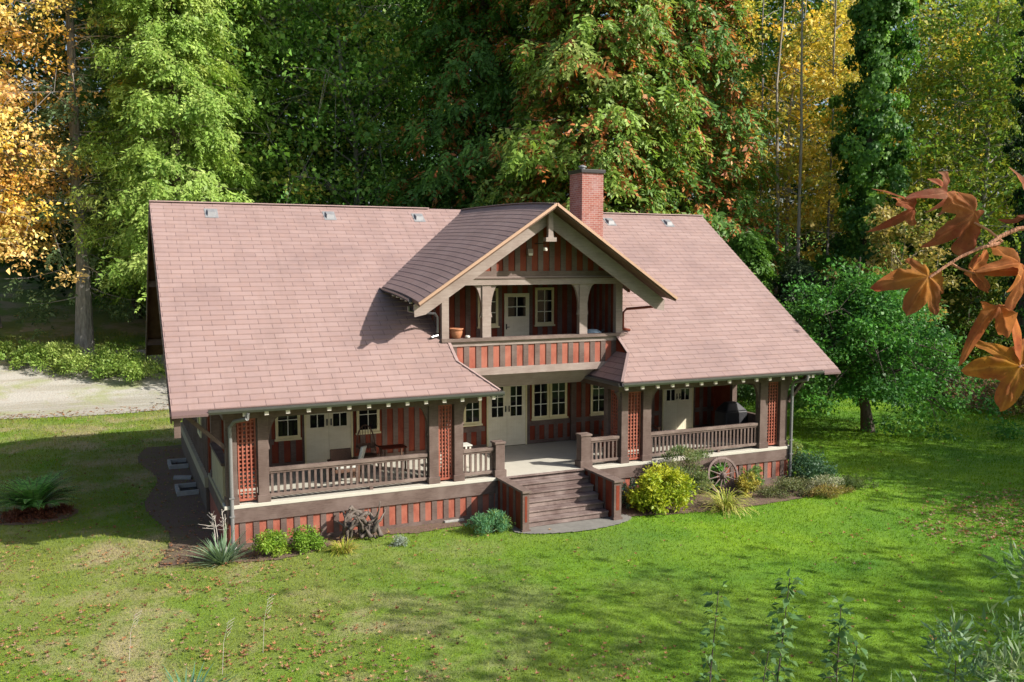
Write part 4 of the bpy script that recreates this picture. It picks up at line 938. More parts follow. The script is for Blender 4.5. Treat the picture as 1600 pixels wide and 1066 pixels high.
# tall thin trunks in the wood
for i, (u, d, h, r0) in enumerate(((1232, 54, 27, .14), (1188, 57, 26, .11), (1213, 56, 26, .16), (1286, 57, 28, .11), (1478, 58, 22, .17), (1555, 60, 22, .2), (1508, 64, 22, .14), (200, 63, 24, .2))):
    lab = ['thin pale trunk standing between the golden maples above the roof corner', 'slim grey trunk nearest the rusty cedars among the golden maples', 'thicker dark trunk low among the golden maples', 'slim trunk just left of the ivy covered tree',
           'bare trunk above the left part of the hanging maple twig', 'pale leaning trunk near the upper right ivy trunk', 'thin bare trunk between two others at the upper right', 'dark trunk behind the sunlit cedar on the left'][i]
    t = thing('bare_tree', lab, 'tree', L3(u, d)); mb = MB(); rg = np.random.default_rng(50 + i); q = np.linspace(0, 1, 8); o2 = np.cumsum(rg.normal(0, .12, (8, 2)), 0)
    P = [Vector((o2[k, 0], o2[k, 1], h * q[k] - .2)) for k in range(8)]; mb.tube(P, [r0 * (1 - .75 * k) for k in q], BARKG if i % 2 else BARKP, 7)
    for k in range(16):
        f = rg.uniform(.25, .98) * 7; b = P[int(f)].lerp(P[min(7, int(f) + 1)], f % 1); a = rg.uniform(0, 6.3); L = rg.uniform(.7, 2.4); e = b + Vector((math.cos(a) * L, math.sin(a) * L, L * .5)); mb.tube([b, b.lerp(e, .5) + Vector((0, 0, .1)), e], [.03, .02, .005], BARKG, 4, False)
    mb.build('trunk', None); COL.objects[-1].parent = t

# far wood that reads as one mass: leaf clumps of many crowns
def far_wood(name, seed, d0, d1, u0, u1, ntree, hmin, hmax, cols, wts, nl, leaf, low=.36):
    rng = np.random.default_rng(seed); P, T, D = [], [], []
    for k in range(ntree):
        u = u0 + (u1 - u0) * (k + rng.uniform(0, 1)) / ntree; d = rng.uniform(d0, d1); b = at(u, d); h = rng.uniform(hmin, hmax); r = rng.uniform(2.6, 4.8); m = nl // ntree; nb = 60
        bz = rng.uniform(0, 1, nb); a = rng.uniform(0, 6.283, nb); rr = r * np.sqrt(rng.uniform(0, 1, nb)) * (1 - .5 * bz); c = np.stack([b[0] + np.cos(a) * rr, b[1] + np.sin(a) * rr, b[2] + bz * h], 1)
        j = rng.integers(0, nb, m); dd = rng.normal(size=(m, 3)) * np.array([1, 1, .6]); P.append(c[j] + dd * r * .22); base = pal(cols, 1, wts, .2, rng)[0]; bb = pal(cols, nb, wts, .2, rng) * .45 + base * .55; lo_ = bz < low + rng.normal(0, .05, nb); bb[lo_] = pal(GD, int(lo_.sum()), None, .3, rng); T.append(bb[j] * (1 + rng.uniform(-.25, .25, (m, 1)))); D.append(dd)  # low clumps set to dark greens, painting the wood's inner shade
    P, T, D = map(np.concatenate, (P, T, D)); n = len(P); l = leaf * rng.uniform(.6, 1.2, n)
    return leaves(name, P, D * .4 + rng.normal(size=(n, 3)) - np.array([0, 0, .3]), rng.normal(size=(n, 3)) * .6 + np.array([0, 0, 1.]), l, l * .7, T, kind='stuff')
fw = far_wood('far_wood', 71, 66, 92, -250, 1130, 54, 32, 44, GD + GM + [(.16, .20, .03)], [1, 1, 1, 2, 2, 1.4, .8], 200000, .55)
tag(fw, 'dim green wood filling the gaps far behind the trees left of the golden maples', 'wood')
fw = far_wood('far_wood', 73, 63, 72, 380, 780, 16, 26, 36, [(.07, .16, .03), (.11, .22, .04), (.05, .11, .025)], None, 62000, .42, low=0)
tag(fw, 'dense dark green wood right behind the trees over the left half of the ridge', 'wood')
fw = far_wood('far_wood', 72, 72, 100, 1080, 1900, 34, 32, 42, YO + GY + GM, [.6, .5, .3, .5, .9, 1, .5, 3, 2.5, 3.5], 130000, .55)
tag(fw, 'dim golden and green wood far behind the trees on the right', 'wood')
# undergrowth along the wood edge
UG = [((8, 51), 3.2, 1.1, GB, 'low bright green bush beside the gravel at the far left'), ((88, 50.5), 3.0, 1.3, GB, 'bright green bush at the foot of the grey trunked fir'), ((155, 50), 2.8, 1.4, GB, 'sunlit rounded bush right of the fir trunk'),
      ((216, 49.5), 2.6, 1.4, GB, 'green bush at the far corner of the house beside the driveway'), ((1225, 46), 3.0, 2.0, [(.04, .09, .022), (.055, .12, .03)], 'dark bush behind the right corner of the porch roof'), ((1300, 53), 3.4, 2.4, [(.04, .09, .022), (.055, .12, .03)], 'dark bush behind the left side of the small round tree'), ((1440, 50), 3.4, 2.2, [(.04, .09, .022), (.055, .12, .03)], 'dim bush right of the small round tree'),
      ((1500, 49), 2.6, 1.5, [(.26, .17, .10), (.35, .26, .14), (.12, .14, .04)], 'brownish bramble thicket at the lawn edge under the hanging leaves'), ((1570, 45), 2.6, 2.1, [(.30, .19, .12), (.38, .30, .16), (.20, .13, .09)], 'heap of brown leafy brush at the right edge'), ((1630, 43), 2.4, 2.6, [(.40, .30, .10), (.3, .2, .12), (.14, .17, .04)], 'yellow brown brush cut by the right edge of the picture')]
for i, ((u, d), r, hh, c, lab) in enumerate(UG): shrub('bush', lab, 'bush', at(u, d), r, r * .8, hh, c, None, 5200, .17, 80 + i, lumps=34, stems=16)

# trees outside the picture to the right front, whose shade falls on the lawn
limb_tree('shade_tree', 'leafy tree standing right of the picture whose shade falls on the right lawn', 'tree', (36.5, -11.5, GZ), 12.5, 6.0, GM, None, 8500, .36, .3, .3, BARKD, seed=61, nlimb=40)
limb_tree('shade_tree', 'leafy tree farther back beyond the right edge of the picture', 'tree', (47, -11, GZ), 16, 6.2, GM, None, 12000, .36, .3, .3, BARKD, seed=63, nlimb=40)
limb_tree('shade_tree', 'leafy tree right of the camera whose dappled shade falls on the near lawn', 'tree', (17.5, -18.5, GZ), 13.5, 4.6, GM, None, 1500, .26, .22, .4, BARKD, seed=64, nlimb=26)
limb_tree('shade_tree', 'second leafy tree right of the picture, nearer the camera', 'tree', (28.0, -22.0, GZ), 15, 5.5, GM, None, 3000, .34, .3, .35, BARKD, seed=62, nlimb=30)

# ------------------------------------------------------------------ things on the porch and balcony
def chair_hoop(loc):
    t = thing('rocking_chair', 'dark hoop backed wooden chair standing on the left porch behind the railing', 'chair', loc); x, y, z = loc
    mb = MB(); mb.lathe([(.02, .42), (.27, .42), (.29, .45), (.27, .48), (.02, .49)], (x, y, z), WICKER, 16); mb.build('seat', t)
    mb = MB(); P = [(x + .29 * math.cos(a), y + .22 + .10 * math.sin(a), z + .47 + .85 * math.sin(a) ** .8) for a in np.linspace(0.02, math.pi - .02, 15)]; mb.tube(P, .022, WICKER, 7)
    for i in range(9):
        a = (i + 1) * math.pi / 10; mb.tube([(x + .24 * math.cos(a), y + .2, z + .48), (x + .28 * math.cos(a), y + .22 + .09 * math.sin(a), z + .47 + .84 * math.sin(a) ** .8)], .009, WICKER, 5)
    mb.box(x - .25, x + .25, y + .235, y + .255, z + .62, z + .78, WICKER)
    mb.build('backrest', t)
    for sx in (-1, 1):
        for sy in (-1, 1): mb = MB(); mb.tube([(x + sx * .2, y + sy * .17, z + .43), (x + sx * .27, y + sy * .23, z + .05)], [.022, .018], WICKER, 6); mb.build('leg', t)
        mb = MB(); mb.tube([(x + sx * .27, y - .42, z + .08), (x + sx * .27, y, z + .025), (x + sx * .27, y + .5, z + .09)], .02, WICKER, 6); mb.build('rocker', t)
        mb = MB(); mb.tube([(x + sx * .28, y + .2, z + .72), (x + sx * .31, y - .22, z + .70)], .024, WICKER, 6); mb.tube([(x + sx * .30, y - .2, z + .70), (x + sx * .26, y - .2, z + .44)], .014, WICKER, 6); mb.build('armrest', t)
chair_hoop((4.38, 2.35, 0.0))
def armchair(loc, label, m=WICKER, cush=None, turn=0.0):
    t = thing('porch_armchair', label, 'chair', loc); x, y, z = loc
    mb = MB(); mb.box(x - .32, x + .32, y - .3, y + .3, z + .3, z + .40, m); mb.build('seat', t, bev=.02)
    mb = MB(); mb.hexa([(x - .32, y + .24, z + .401), (x + .32, y + .24, z + .401), (x + .32, y + .31, z + .401), (x - .32, y + .31, z + .401), (x - .3, y + .36, z + .86), (x + .3, y + .36, z + .86), (x + .3, y + .42, z + .86), (x - .3, y + .42, z + .86)], m); mb.build('backrest', t, bev=.02)
    for sx in (-1, 1):
        mb = MB(); mb.box(x + sx * .36 - .05, x + sx * .36 + .05, y - .32, y + .3, z + .56, z + .60, m); mb.box(x + sx * .36 - .03, x + sx * .36 + .03, y - .3, y - .24, z, z + .559, m); mb.box(x + sx * .36 - .03, x + sx * .36 + .03, y + .24, y + .3, z, z + .559, m); mb.build('armrest', t)
    if cush:
        mb = MB(); mb.box(x - .28, x + .28, y - .28, y + .22, z + .402, z + .50, cush); mb.build('cushion', t, bev=.035)
armchair((3.40, 1.35, 0), 'dark wicker armchair with pale cushion behind the left railing', WICKER, CUSH)
t = tag((lambda mb: (mb.hexa([(3.72, 1.15, .52), (3.80, 1.1, .52), (3.98, 1.4, .55), (3.90, 1.45, .55), (3.86, 1.2, .98), (3.94, 1.15, .98), (4.12, 1.45, .95), (4.04, 1.5, .95)], CUSH), mb.build('loose_cushion', None, bev=.03, origin=(3.9, 1.3, .5)))[1])(MB()), 'white cushion leaning against the arm of the wicker armchair', 'cushion')
def table(loc, w, d, h, m, top, label, name='porch_table'):
    t = thing(name, label, 'table', loc); x, y, z = loc; mb = MB(); mb.box(x - w / 2, x + w / 2, y - d / 2, y + d / 2, z + h - .035, z + h, top); mb.build('table_top', t, bev=.006)
    for sx in (-1, 1):
        for sy in (-1, 1): mb = MB(); mb.box(x + sx * (w / 2 - .06) - .025, x + sx * (w / 2 - .06) + .025, y + sy * (d / 2 - .06) - .025, y + sy * (d / 2 - .06) + .025, z, z + h - .036, m); mb.build('leg', t)
table((5.05, 2.0, 0), .75, .5, .74, WICKER, REDD, 'small red brown table right of the hoop backed chair')
table((7.05, 1.6, 0), .6, .45, .70, WHITEM, CUSH, 'small white topped table behind the short railing left of the steps')
armchair((12.85, 2.2, 0), 'red brown armchair in the shade right of the steps, seen over the short railing', REDD)
armchair((14.1, 2.3, 0), 'dark armchair in front of the double door on the right porch', WICKER)
t = thing('covered_grill', 'black cover over a barbecue grill at the right end of the porch', 'grill', (17.6, 2.15, 0)); mb = MB()
x0, y0 = 17.6, 2.15
mb.hexa([(x0 - .5, y0 - .36, .06), (x0 + .5, y0 - .36, .06), (x0 + .5, y0 + .36, .06), (x0 - .5, y0 + .36, .06), (x0 - .47, y0 - .33, .95), (x0 + .47, y0 - .33, .95), (x0 + .47, y0 + .33, .95), (x0 - .47, y0 + .33, .95)], BLACKC)
mb.hexa([(x0 - .47, y0 - .33, .951), (x0 + .47, y0 - .33, .951), (x0 + .47, y0 + .33, .951), (x0 - .47, y0 + .33, .951), (x0 - .22, y0 - .1, 1.24), (x0 + .2, y0 - .1, 1.24), (x0 + .2, y0 + .14, 1.24), (x0 - .22, y0 + .14, 1.24)], BLACKC)
mb.build('cover', t, bev=.05)
for sx in (-1, 1): mb = MB(); mb.tube([(x0 + sx * .4, y0 - .05, .07), (x0 + sx * .4, y0 + .05, .07)], .065, DARK, 12); mb.build('wheel', t)
mb = MB(); mb.lathe([(.10, 0), (.125, .02), (.17, .12), (.185, .20), (.175, .25), (.205, .262), (.21, .30), (.185, .302), (.16, .24), (.0, .22)], (6.72, 1.05, 3.976), CLAY, 24); tag(mb.build('clay_pot', None, smooth=True, origin=(6.72, 1.05, 3.976)), 'round terracotta pot standing on the left end of the balcony rail', 'pot')
mb = MB(); mb.lathe([(.04, 0), (.075, .02), (.08, .06), (.05, .085), (.0, .09)], (7.05, 1.0, 3.976), CUSH, 14); tag(mb.build('small_dish', None, smooth=True, origin=(7.05, 1.0, 3.976)), 'small pale dish beside the terracotta pot on the balcony rail', 'dish')
blue = plain_mat('pale_blue_bag', (.33, .45, .55), .6); mb = MB(); mb.lathe([(.05, 0), (.26, .03), (.33, .14), (.30, .27), (.16, .34), (.0, .36)], (11.55, 1.55, 3.72), blue, 16)
t = thing('storage_bag', 'pale blue bag resting on a stool behind the right balcony post', 'bag', (11.55, 1.55, 3.72)); mb.build('bag_body', t, smooth=True); mb = MB(); mb.tube([(11.75, 1.4, 3.98), (11.84, 1.35, 4.05), (11.88, 1.5, 3.95)], .03, DARK, 8); mb.build('strap', t)
t = thing('balcony_stool', 'wooden stool under the pale blue bag on the balcony', 'stool', (11.55, 1.55, BZ)); mb = MB(); mb.box(11.25, 11.85, 1.3, 1.8, 3.66, 3.715, WICKER); mb.build('seat', t)
for sx in (11.3, 11.8):
    for sy in (1.35, 1.75): mb = MB(); mb.box(sx - .02, sx + .02, sy - .02, sy + .02, BZ, 3.659, WICKER); mb.build('leg', t)

# wagon wheel leaning on the skirting
t = thing('wagon_wheel', 'old spoked wooden wagon wheel leaning against the porch skirting', 'wheel', (15.27, -.45, GZ)); cx, cz, rw = 15.27, -.62, .60
def wp(r, a, o=0): return Vector((cx + r * math.cos(a), -.45 + r * math.sin(a) * .25 + o, cz + r * math.sin(a) * .97))
mb = MB()
for i in range(40):
    a, b = i / 40 * 2 * math.pi, (i + 1) / 40 * 2 * math.pi; mb.hexa([wp(rw - .07, a, -.035), wp(rw - .07, b, -.035), wp(rw - .07, b, .035), wp(rw - .07, a, .035), wp(rw, a, -.035), wp(rw, b, -.035), wp(rw, b, .035), wp(rw, a, .035)], WHEELW)
mb.build('rim', t)
for i in range(12): a = i / 12 * 2 * math.pi + .13; mb = MB(); mb.tube([wp(.07, a), wp(rw - .06, a)], [.026, .017], WHEELW, 6); mb.build('spoke', t)
mb = MB(); mb.tube([wp(0, 0, -.13), wp(0, 0, -.08), wp(0, 0, .08)], [.06, .10, .09], WHEELW, 14); mb.build('hub', t)
# driftwood roots
rg = np.random.default_rng(77); mb = MB(); c = Vector((3.35, -.5, GZ))
def snag(p, d, L, r, n=9, curl=.5):
    P = [Vector(p)]; d = Vector(d).normalized()
    for i in range(n): d = (d + Vector(rg.normal(0, curl, 3)) * .55).normalized(); q = P[-1] + d * L / n; q.z = max(q.z, GZ + .02); q.y = min(-.12, q.y); P.append(q)
    mb.tube(P, [r * (1 - .8 * i / n) for i in range(n + 1)], DRIFT, 7)
for k in range(5):      # big loops
    th0 = rg.uniform(-.4, .3); w_ = rg.uniform(.22, .42); h_ = rg.uniform(.5, .85); xo = rg.uniform(-.25, .3); yo = rg.uniform(-.3, .1)
    P = [c + Vector((xo + w_ * math.cos(a) + rg.normal(0, .02), yo + .1 * math.sin(a * 2) + rg.normal(0, .02), .05 + h_ * max(0, math.sin(a)) + rg.normal(0, .015))) for a in np.linspace(-.1, math.pi + th0, 12)]
    mb.tube(P, [.075 - .004 * i + rg.uniform(-.008, .008) for i in range(12)], DRIFT, 8)
for k in range(14): snag(c + Vector((rg.uniform(-.4, .4), rg.uniform(-.3, .1), rg.uniform(.05, .5))), (rg.normal(), rg.normal() * .5, rg.uniform(-.2, 1.2)), rg.uniform(.4, .8), rg.uniform(.03, .065))
snag(c + Vector((.35, 0, .2)), (.5, 0, 1), .9, .06, curl=.25)
tag(mb.build('driftwood', None, smooth=True, origin=tuple(c)), 'tangled grey driftwood roots piled against the left porch skirting', 'driftwood')
# concrete window wells by the left wall
for i, yy in enumerate((10.6, 6.6)):
    mb = MB(); x0, x1, y0, y1 = -.78, -.13, yy - .55, yy + .55; z1 = GZ + .16
    mb.box(x0, x0 + .1, y0, y1, GZ - .1, z1, STONE); mb.box(x0 + .1, x1, y0, y0 + .1, GZ - .1, z1, STONE); mb.box(x0 + .1, x1, y1 - .1, y1, GZ - .1, z1, STONE); mb.box(x0 + .1, x1, y0 + .1, y1 - .1, GZ - .1, GZ + .032, DARK)
    tag(mb.build('window_well', None, origin=(-.45, yy, GZ)), ['farther pale concrete window well at the foot of the left wall', 'nearer pale concrete window well at the foot of the left wall'][i], 'window well')
mb = MB(); mb.hexa([(-.75, 8.4, GZ), (-.2, 8.2, GZ), (-.15, 8.5, GZ), (-.7, 8.75, GZ), (-.75, 8.4, GZ + .09), (-.2, 8.2, GZ + .09), (-.15, 8.5, GZ + .09), (-.7, 8.75, GZ + .09)], STONE); tag(mb.build('concrete_block', None, bev=.01, origin=(-.45, 8.45, GZ)), 'loose concrete block lying between the two window wells', 'block')

# ------------------------------------------------------------------ garden plants
YG = [(.38, .42, .03), (.50, .50, .05), (.22, .32, .02), (.30, .40, .03)]
shrub('leafy_shrub', 'bright yellow green shrub in front of the porch, right of the steps', 'shrub', (12.2, -1.45, GZ - .05), 1.0, .8, 1.42, YG, [2, 1.6, 1.2, 2], 5200, .13, 101, wide=.45, lumps=34)
shrub('tall_perennial', 'tall grey green perennials standing before the right porch railing', 'plant', (13.6, -.75, GZ - .05), 1.0, .5, 2.15, [(.14, .21, .08), (.20, .27, .11), (.10, .17, .06), (.30, .30, .16)], None, 9500, .085, 102, wide=.3, up=.8, lumps=44, stems=44)
shrub('leafy_shrub', 'blue green plant with small red flowers beside the right stair wall', 'shrub', (11.55, -.65, GZ - .05), .55, .4, 1.15, [(.10, .22, .14), (.14, .27, .19), (.35, .07, .04)], [3, 3, .5], 1900, .07, 103)
shrub('climbing_plant', 'ferny green plant growing up the top of the wagon wheel', 'plant', (15.2, -.28, GZ - .05), .42, .15, 1.38, [(.12, .28, .06), (.17, .36, .08)], None, 2600, .085, 104, lumps=20, stems=18)
shrub('leafy_shrub', 'small yellow leaved shrub right of the wagon wheel', 'shrub', (15.85, -1.0, GZ - .05), .42, .4, .85, [(.48, .40, .08), (.38, .34, .06), (.28, .30, .06)], None, 1900, .07, 105, wide=.6)
shrub('leafy_shrub', 'green shrub behind the small yellow leaved shrub', 'shrub', (16.45, -.5, GZ - .05), .5, .35, .85, [(.12, .23, .05), (.16, .27, .07)], None, 1500, .07, 106)
blades('grass_clump', 'arching yellow green ornamental grass below the wagon wheel', 'grass clump', (14.1, -2.1, GZ - .1), 210, 1.25, .022, [(.42, .44, .08), (.30, .38, .06), (.52, .46, .16)], seed=107, spread=1.25, base=.16, droop=1.3)
shrub('leafy_shrub', 'blue green shrub at the right end of the porch', 'shrub', (19.2, -.1, GZ - .12), 1.0, .9, 1.0, [(.06, .14, .075), (.09, .18, .10), (.04, .10, .05)], None, 4800, .08, 108, lumps=34)
shrub('flowering_plant', 'low silvery plant with whitish flower heads beside the porch corner', 'plant', (18.7, -1.25, GZ - .12), .85, .45, .5, [(.55, .55, .42), (.22, .27, .13), (.30, .33, .20)], [1.1, 1, 1], 2400, .055, 109)
shrub('leafy_shrub', 'pale arching shrub rising at the porch corner below the dark downpipe', 'shrub', (18.95, .55, GZ - .05), .42, .4, 1.75, [(.26, .32, .10), (.20, .28, .08)], None, 1100, .09, 110, lumps=18, stems=18, wide=.4)
shrub('ground_plant', 'grey green low plants along the right porch skirting', 'plant', (17.2, -1.3, GZ - .1), 1.3, .7, .55, [(.11, .15, .06), (.16, .19, .08), (.20, .20, .10)], None, 4600, .06, 111, lumps=40)
shrub('ground_plant', 'low reddish and yellow autumn plant at the edge of the right flower bed', 'plant', (18.2, -2.0, GZ - .12), 1.1, .5, .36, [(.30, .22, .07), (.34, .30, .06), (.14, .20, .05), (.26, .15, .08)], None, 3000, .055, 112, lumps=34)
shrub('ground_plant', 'dull green low plants at the far right tip of the flower bed', 'plant', (20.0, -1.3, GZ - .12), 1.1, .8, .32, [(.10, .16, .05), (.15, .19, .06)], None, 2800, .055, 113, lumps=34)
shrub('leafy_shrub', 'round bright green shrub before the left skirting, nearer the porch corner', 'shrub', (.92, -.95, GZ - .03), .48, .42, .75, [(.22, .36, .04), (.30, .42, .05), (.14, .27, .03)], None, 2700, .07, 114)
shrub('leafy_shrub', 'round bright green shrub before the left skirting, nearer the driftwood', 'shrub', (1.85, -.85, GZ - .03), .50, .42, .72, [(.17, .31, .035), (.24, .37, .045), (.11, .23, .03)], None, 2700, .07, 115)
blades('grass_clump', 'low yellow green strap leaved clump below the driftwood', 'grass clump', (2.72, -1.35, GZ - .02), 150, .5, .022, [(.36, .38, .05), (.24, .32, .04), (.46, .36, .10)], seed=116, spread=1.2, base=.22, droop=1.0)
shrub('ground_plant', 'small silvery grey plant on the grass between the driftwood and the steps', 'plant', (4.15, -1.45, GZ - .03), .26, .24, .28, [(.34, .40, .36), (.27, .33, .29)], None, 900, .05, 117, wide=.3)
shrub('leafy_shrub', 'blue green spurge plant left of the front steps', 'shrub', (6.75, -1.35, GZ - .03), .62, .45, .72, [(.10, .27, .15), (.15, .34, .17), (.27, .36, .08)], [2, 2, .9], 3600, .08, 118, wide=.25, up=.5)
blades('yucca_plant', 'blue green spiky yucca clump at the left porch corner', 'yucca', (-.2, -1.0, GZ - .02), 120, .98, .05, [(.17, .26, .15), (.23, .33, .20), (.12, .2, .12)], seed=119, spread=1.25, base=.12, droop=.28, stiff=.3)
t = thing('bare_shrub', 'thin bare shrub with pale twigs standing at the left porch corner', 'shrub', (-.28, -.1, GZ)); mb = MB(); rg = np.random.default_rng(120)
for k in range(4):
    b = Vector((-.28 + rg.uniform(-.1, .3), -.1 + rg.uniform(-.1, .2), GZ)); e = b + Vector((rg.normal(0, .08), rg.normal(0, .08), rg.uniform(.75, 1.2))); mb.tube([b, b.lerp(e, .5) + Vector((.02, 0, 0)), e], [.018, .014, .008], TWIG, 5)
    for j in range(8): p = b.lerp(e, rg.uniform(.55, 1)); q = p + Vector((rg.normal(0, .15), rg.normal(0, .12), rg.uniform(-.02, .18))); mb.tube([p, q], [.008, .003], TWIG, 4)
mb.build('stem', t)
# sword fern on its mound
t = thing('sword_fern', 'large dark green fern with long arching fronds on the left lawn', 'fern', (-4.7, 5.6, GZ)); rng = np.random.default_rng(121); P, D, Nn, L_, W_ = [], [], [], [], []; mb = MB()
for k in range(105):
    a = rng.uniform(0, 6.283); L = rng.uniform(1.0, 1.6); th = rng.uniform(.7, 1.5); b = Vector((math.cos(a), math.sin(a), 0)); s = Vector((-b.y, b.x, 0)); p = Vector((0, 0, .15)) + b * .08; pts = [p.copy()]
    for j in range(26):
        d = b * math.cos(th) + Vector((0, 0, math.sin(th))); p = p + d * L / 26; th -= .044; f = j / 26; wd = .17 * math.sin(math.pi * min(1, f * .9 + .12)) + .015
        up = d.cross(s) * -1
        if j > 2:
            for sg in (-1, 1): P.append(tuple(p)); D.append(tuple(s * sg + d * .35)); Nn.append(tuple(up)); L_.append(wd); W_.append(.04)
        if j % 5 == 0: pts.append(p.copy())
    mb.tube(pts, .006, BARKD, 4, False)
mb.build('stem', None).parent = t; leaves('frond', np.array(P), np.array(D), np.array(Nn), np.array(L_), np.array(W_), pal([(.15, .38, .08), (.22, .46, .11), (.10, .28, .06)], len(P), None, .25, rng), t)
shrub('dead_frond_heap', 'reddish brown heap of dead fronds under the fern', 'dead fronds', (-4.7, 5.35, GZ - .05), 1.15, .75, .32, [(.14, .05, .03), (.20, .075, .04), (.09, .035, .02)], None, 3000, .12, 122, wide=.25, lumps=30)
blades('yucca_plant', 'dark spiky plant cut by the bottom edge of the picture', 'yucca', (-1.6, -8.6, GZ), 80, .98, .05, [(.06, .15, .09), (.09, .2, .12)], seed=123, spread=.9, base=.12, droop=.35)
shrub('leafy_shrub', 'dark green shrub cut by the left edge of the picture', 'shrub', (-5.6, .1, GZ), .5, .5, .6, [(.07, .16, .04), (.10, .2, .05)], None, 1600, .08, 124)
for i, (x, y, h) in enumerate(((-.9, -7.2, 1.0), (-.1, -6.6, 1.1), (-2.4, -5.9, .9))):
    mb = MB(); mb.tube([(x, y, GZ), (x + .04, y, GZ + h * .6), (x + .14, y, GZ + h)], [.005, .004, .002], TWIG, 5); 
    for j in range(5): z = GZ + h * (.7 + .06 * j); mb.tube([(x + .1, y, z), (x + .17 + .02 * j, y + .03, z + .07)], .0035, TWIG, 4)
    tag(mb.build('dry_stalk', None, origin=(x, y, GZ)), ['middle dry grass stalk near the bottom left of the lawn', 'rightmost and tallest dry grass stalk at the bottom left of the lawn', 'leftmost short dry grass stalk at the bottom left of the lawn'][i], 'stalk')

# tall leafy canes close to the camera at the bottom right
def cane(u, vtop, d, label, seed, lean=0.0, blue=(.10, .20, .07), n=40, leaf=.085):
    rng = np.random.default_rng(seed); top = CAM + AX * ((u - 800) / 1390 * d) + FW * d + DN * ((vtop - 533) / 1390 * d)
    base = np.array([top[0] + lean, top[1] + .1, GZ]); t = thing('leafy_cane', label, 'plant', tuple(base)); mb = MB(); H_ = top[2] - GZ
    pts = [Vector(base + (top - base) * f + np.array([-lean * .9 * math.sin(f * math.pi) + .05 * math.sin(f * 11 + seed), .05 * math.sin(f * 9), 0]) * .8) for f in np.linspace(0, 1, 9)]
    mb.tube(pts, [.022 * (1 - .85 * f) for f in np.linspace(0, 1, 9)], BARKD, 6)
    P, D, Nn = [], [], []
    for k in range(n * 5):
        f = 1 - (k / (n * 5)) * .6; q = f * 8; i = min(7, int(q)); b = pts[i].lerp(pts[i + 1], q - i); a = k * 2.4; r_ = rng.uniform(.01, .06 + .28 * (1 - f))
        c = b + Vector((math.cos(a) * r_, math.sin(a) * r_, rng.uniform(-.02, .08)))
        if r_ > .08: mb.tube([b, c], [.006, .003], BARKD, 4, False)
        for m in range(2): P.append(tuple(c)); D.append((math.cos(a) + rng.normal(0, .5), math.sin(a) + rng.normal(0, .5), rng.normal(-.2, .5))); Nn.append((rng.normal(0, .5), rng.normal(0, .5), 1))
    mb.build('stem', None); COL.objects[-1].parent = t; COL.objects[-1].matrix_parent_inverse = Matrix.Translation(-Vector(t.location))
    P = np.array(P) - base; l = leaf * rng.uniform(.6, 1.2, len(P)); leaves('foliage', P, np.array(D), np.array(Nn), l, l * .6, pal([blue, (.14, .25, .08), (.06, .13, .05)], len(P), None, .3, rng), t)
cane(1234, 905, 7.0, 'tallest leafy cane near the bottom right of the picture', 130, .4)
cane(1128, 925, 7.4, 'slender leafy cane left of the tallest one at the bottom right', 131, .5, n=26)
cane(1322, 950, 7.2, 'leafy cane right of the tallest one at the bottom right', 132, .1)
cane(1345, 1010, 6.4, 'short leafy cane close to the bottom edge, right of the others', 133, .1, n=22)
cane(1200, 1020, 6.6, 'short leafy cane at the bottom edge between the two left canes', 134, .1, n=22)
def near_bush(u, v, d, r, label, seed, n=2600, leaf=.1):
    p = CAM + AX * ((u - 800) / 1390 * d) + FW * d + DN * ((v - 533) / 1390 * d); h = p[2] - GZ + 1.25
    shrub('narrow_leaved_shrub', label, 'shrub', (p[0], p[1], GZ), r, r, h, [(.10, .20, .10), (.15, .26, .14), (.07, .14, .06), (.22, .28, .14)], None, n, leaf, seed, wide=.24, lumps=60, stems=60, up=.3, outw=.9)
near_bush(1615, 965, 6.2, .72, 'narrow leaved grey green shrub filling the bottom right corner', 135, 9000)
near_bush(1480, 1060, 6.6, .5, 'lower narrow leaved shrub left of the one in the bottom right corner', 136, 5000)

# ------------------------------------------------------------------ maple twig with big autumn leaves hanging in from the right
def leafmat():
    m, t, b = new_mat('autumn_leaf'); a = N(t, 'ShaderNodeAttribute'); a.attribute_name = 'tint'; g = N(t, 'ShaderNodeNewGeometry')
    f = noise(t, g.outputs['Position'], 28, 4, .6); f2 = noise(t, g.outputs['Position'], 9, 4, .65); f3 = noise(t, g.outputs['Position'], 120, 3, .7)
    c = mix(t, ramp(t, f2, [(.42, 0.0), (.62, .8)]), a.outputs['Color'], (.26, .055, .03)); c = mix(t, ramp(t, f, [(.45, 0.0), (.7, .5)]), c, (.16, .07, .03)); c = mix(t, ramp(t, f3, [(.6, 0.0), (.72, .6)]), c, (.08, .03, .02)); t.links.new(c, b.inputs['Base Color']); b.inputs['Roughness'].default_value = .75; b.inputs['Specular IOR Level'].default_value = .2
    tr = N(t, 'ShaderNodeBsdfTranslucent'); t.links.new(c, tr.inputs['Color']); ms = N(t, 'ShaderNodeMixShader'); ms.inputs[0].default_value = .6
    t.links.new(b.outputs[0], ms.inputs[1]); t.links.new(tr.outputs[0], ms.inputs[2]); t.links.new(ms.outputs[0], t.nodes['Material Output'].inputs['Surface']); bump(t, f3, .5, .002, b); return m
AUT = leafmat(); TWB = bark_mat('ruddy_twig', (.30, .13, .07), (.42, .22, .13))
def pix(u, v, d): return Vector(CAM + AX * ((u - 800) / 1390 * d) + FW * d + DN * ((v - 533) / 1390 * d))
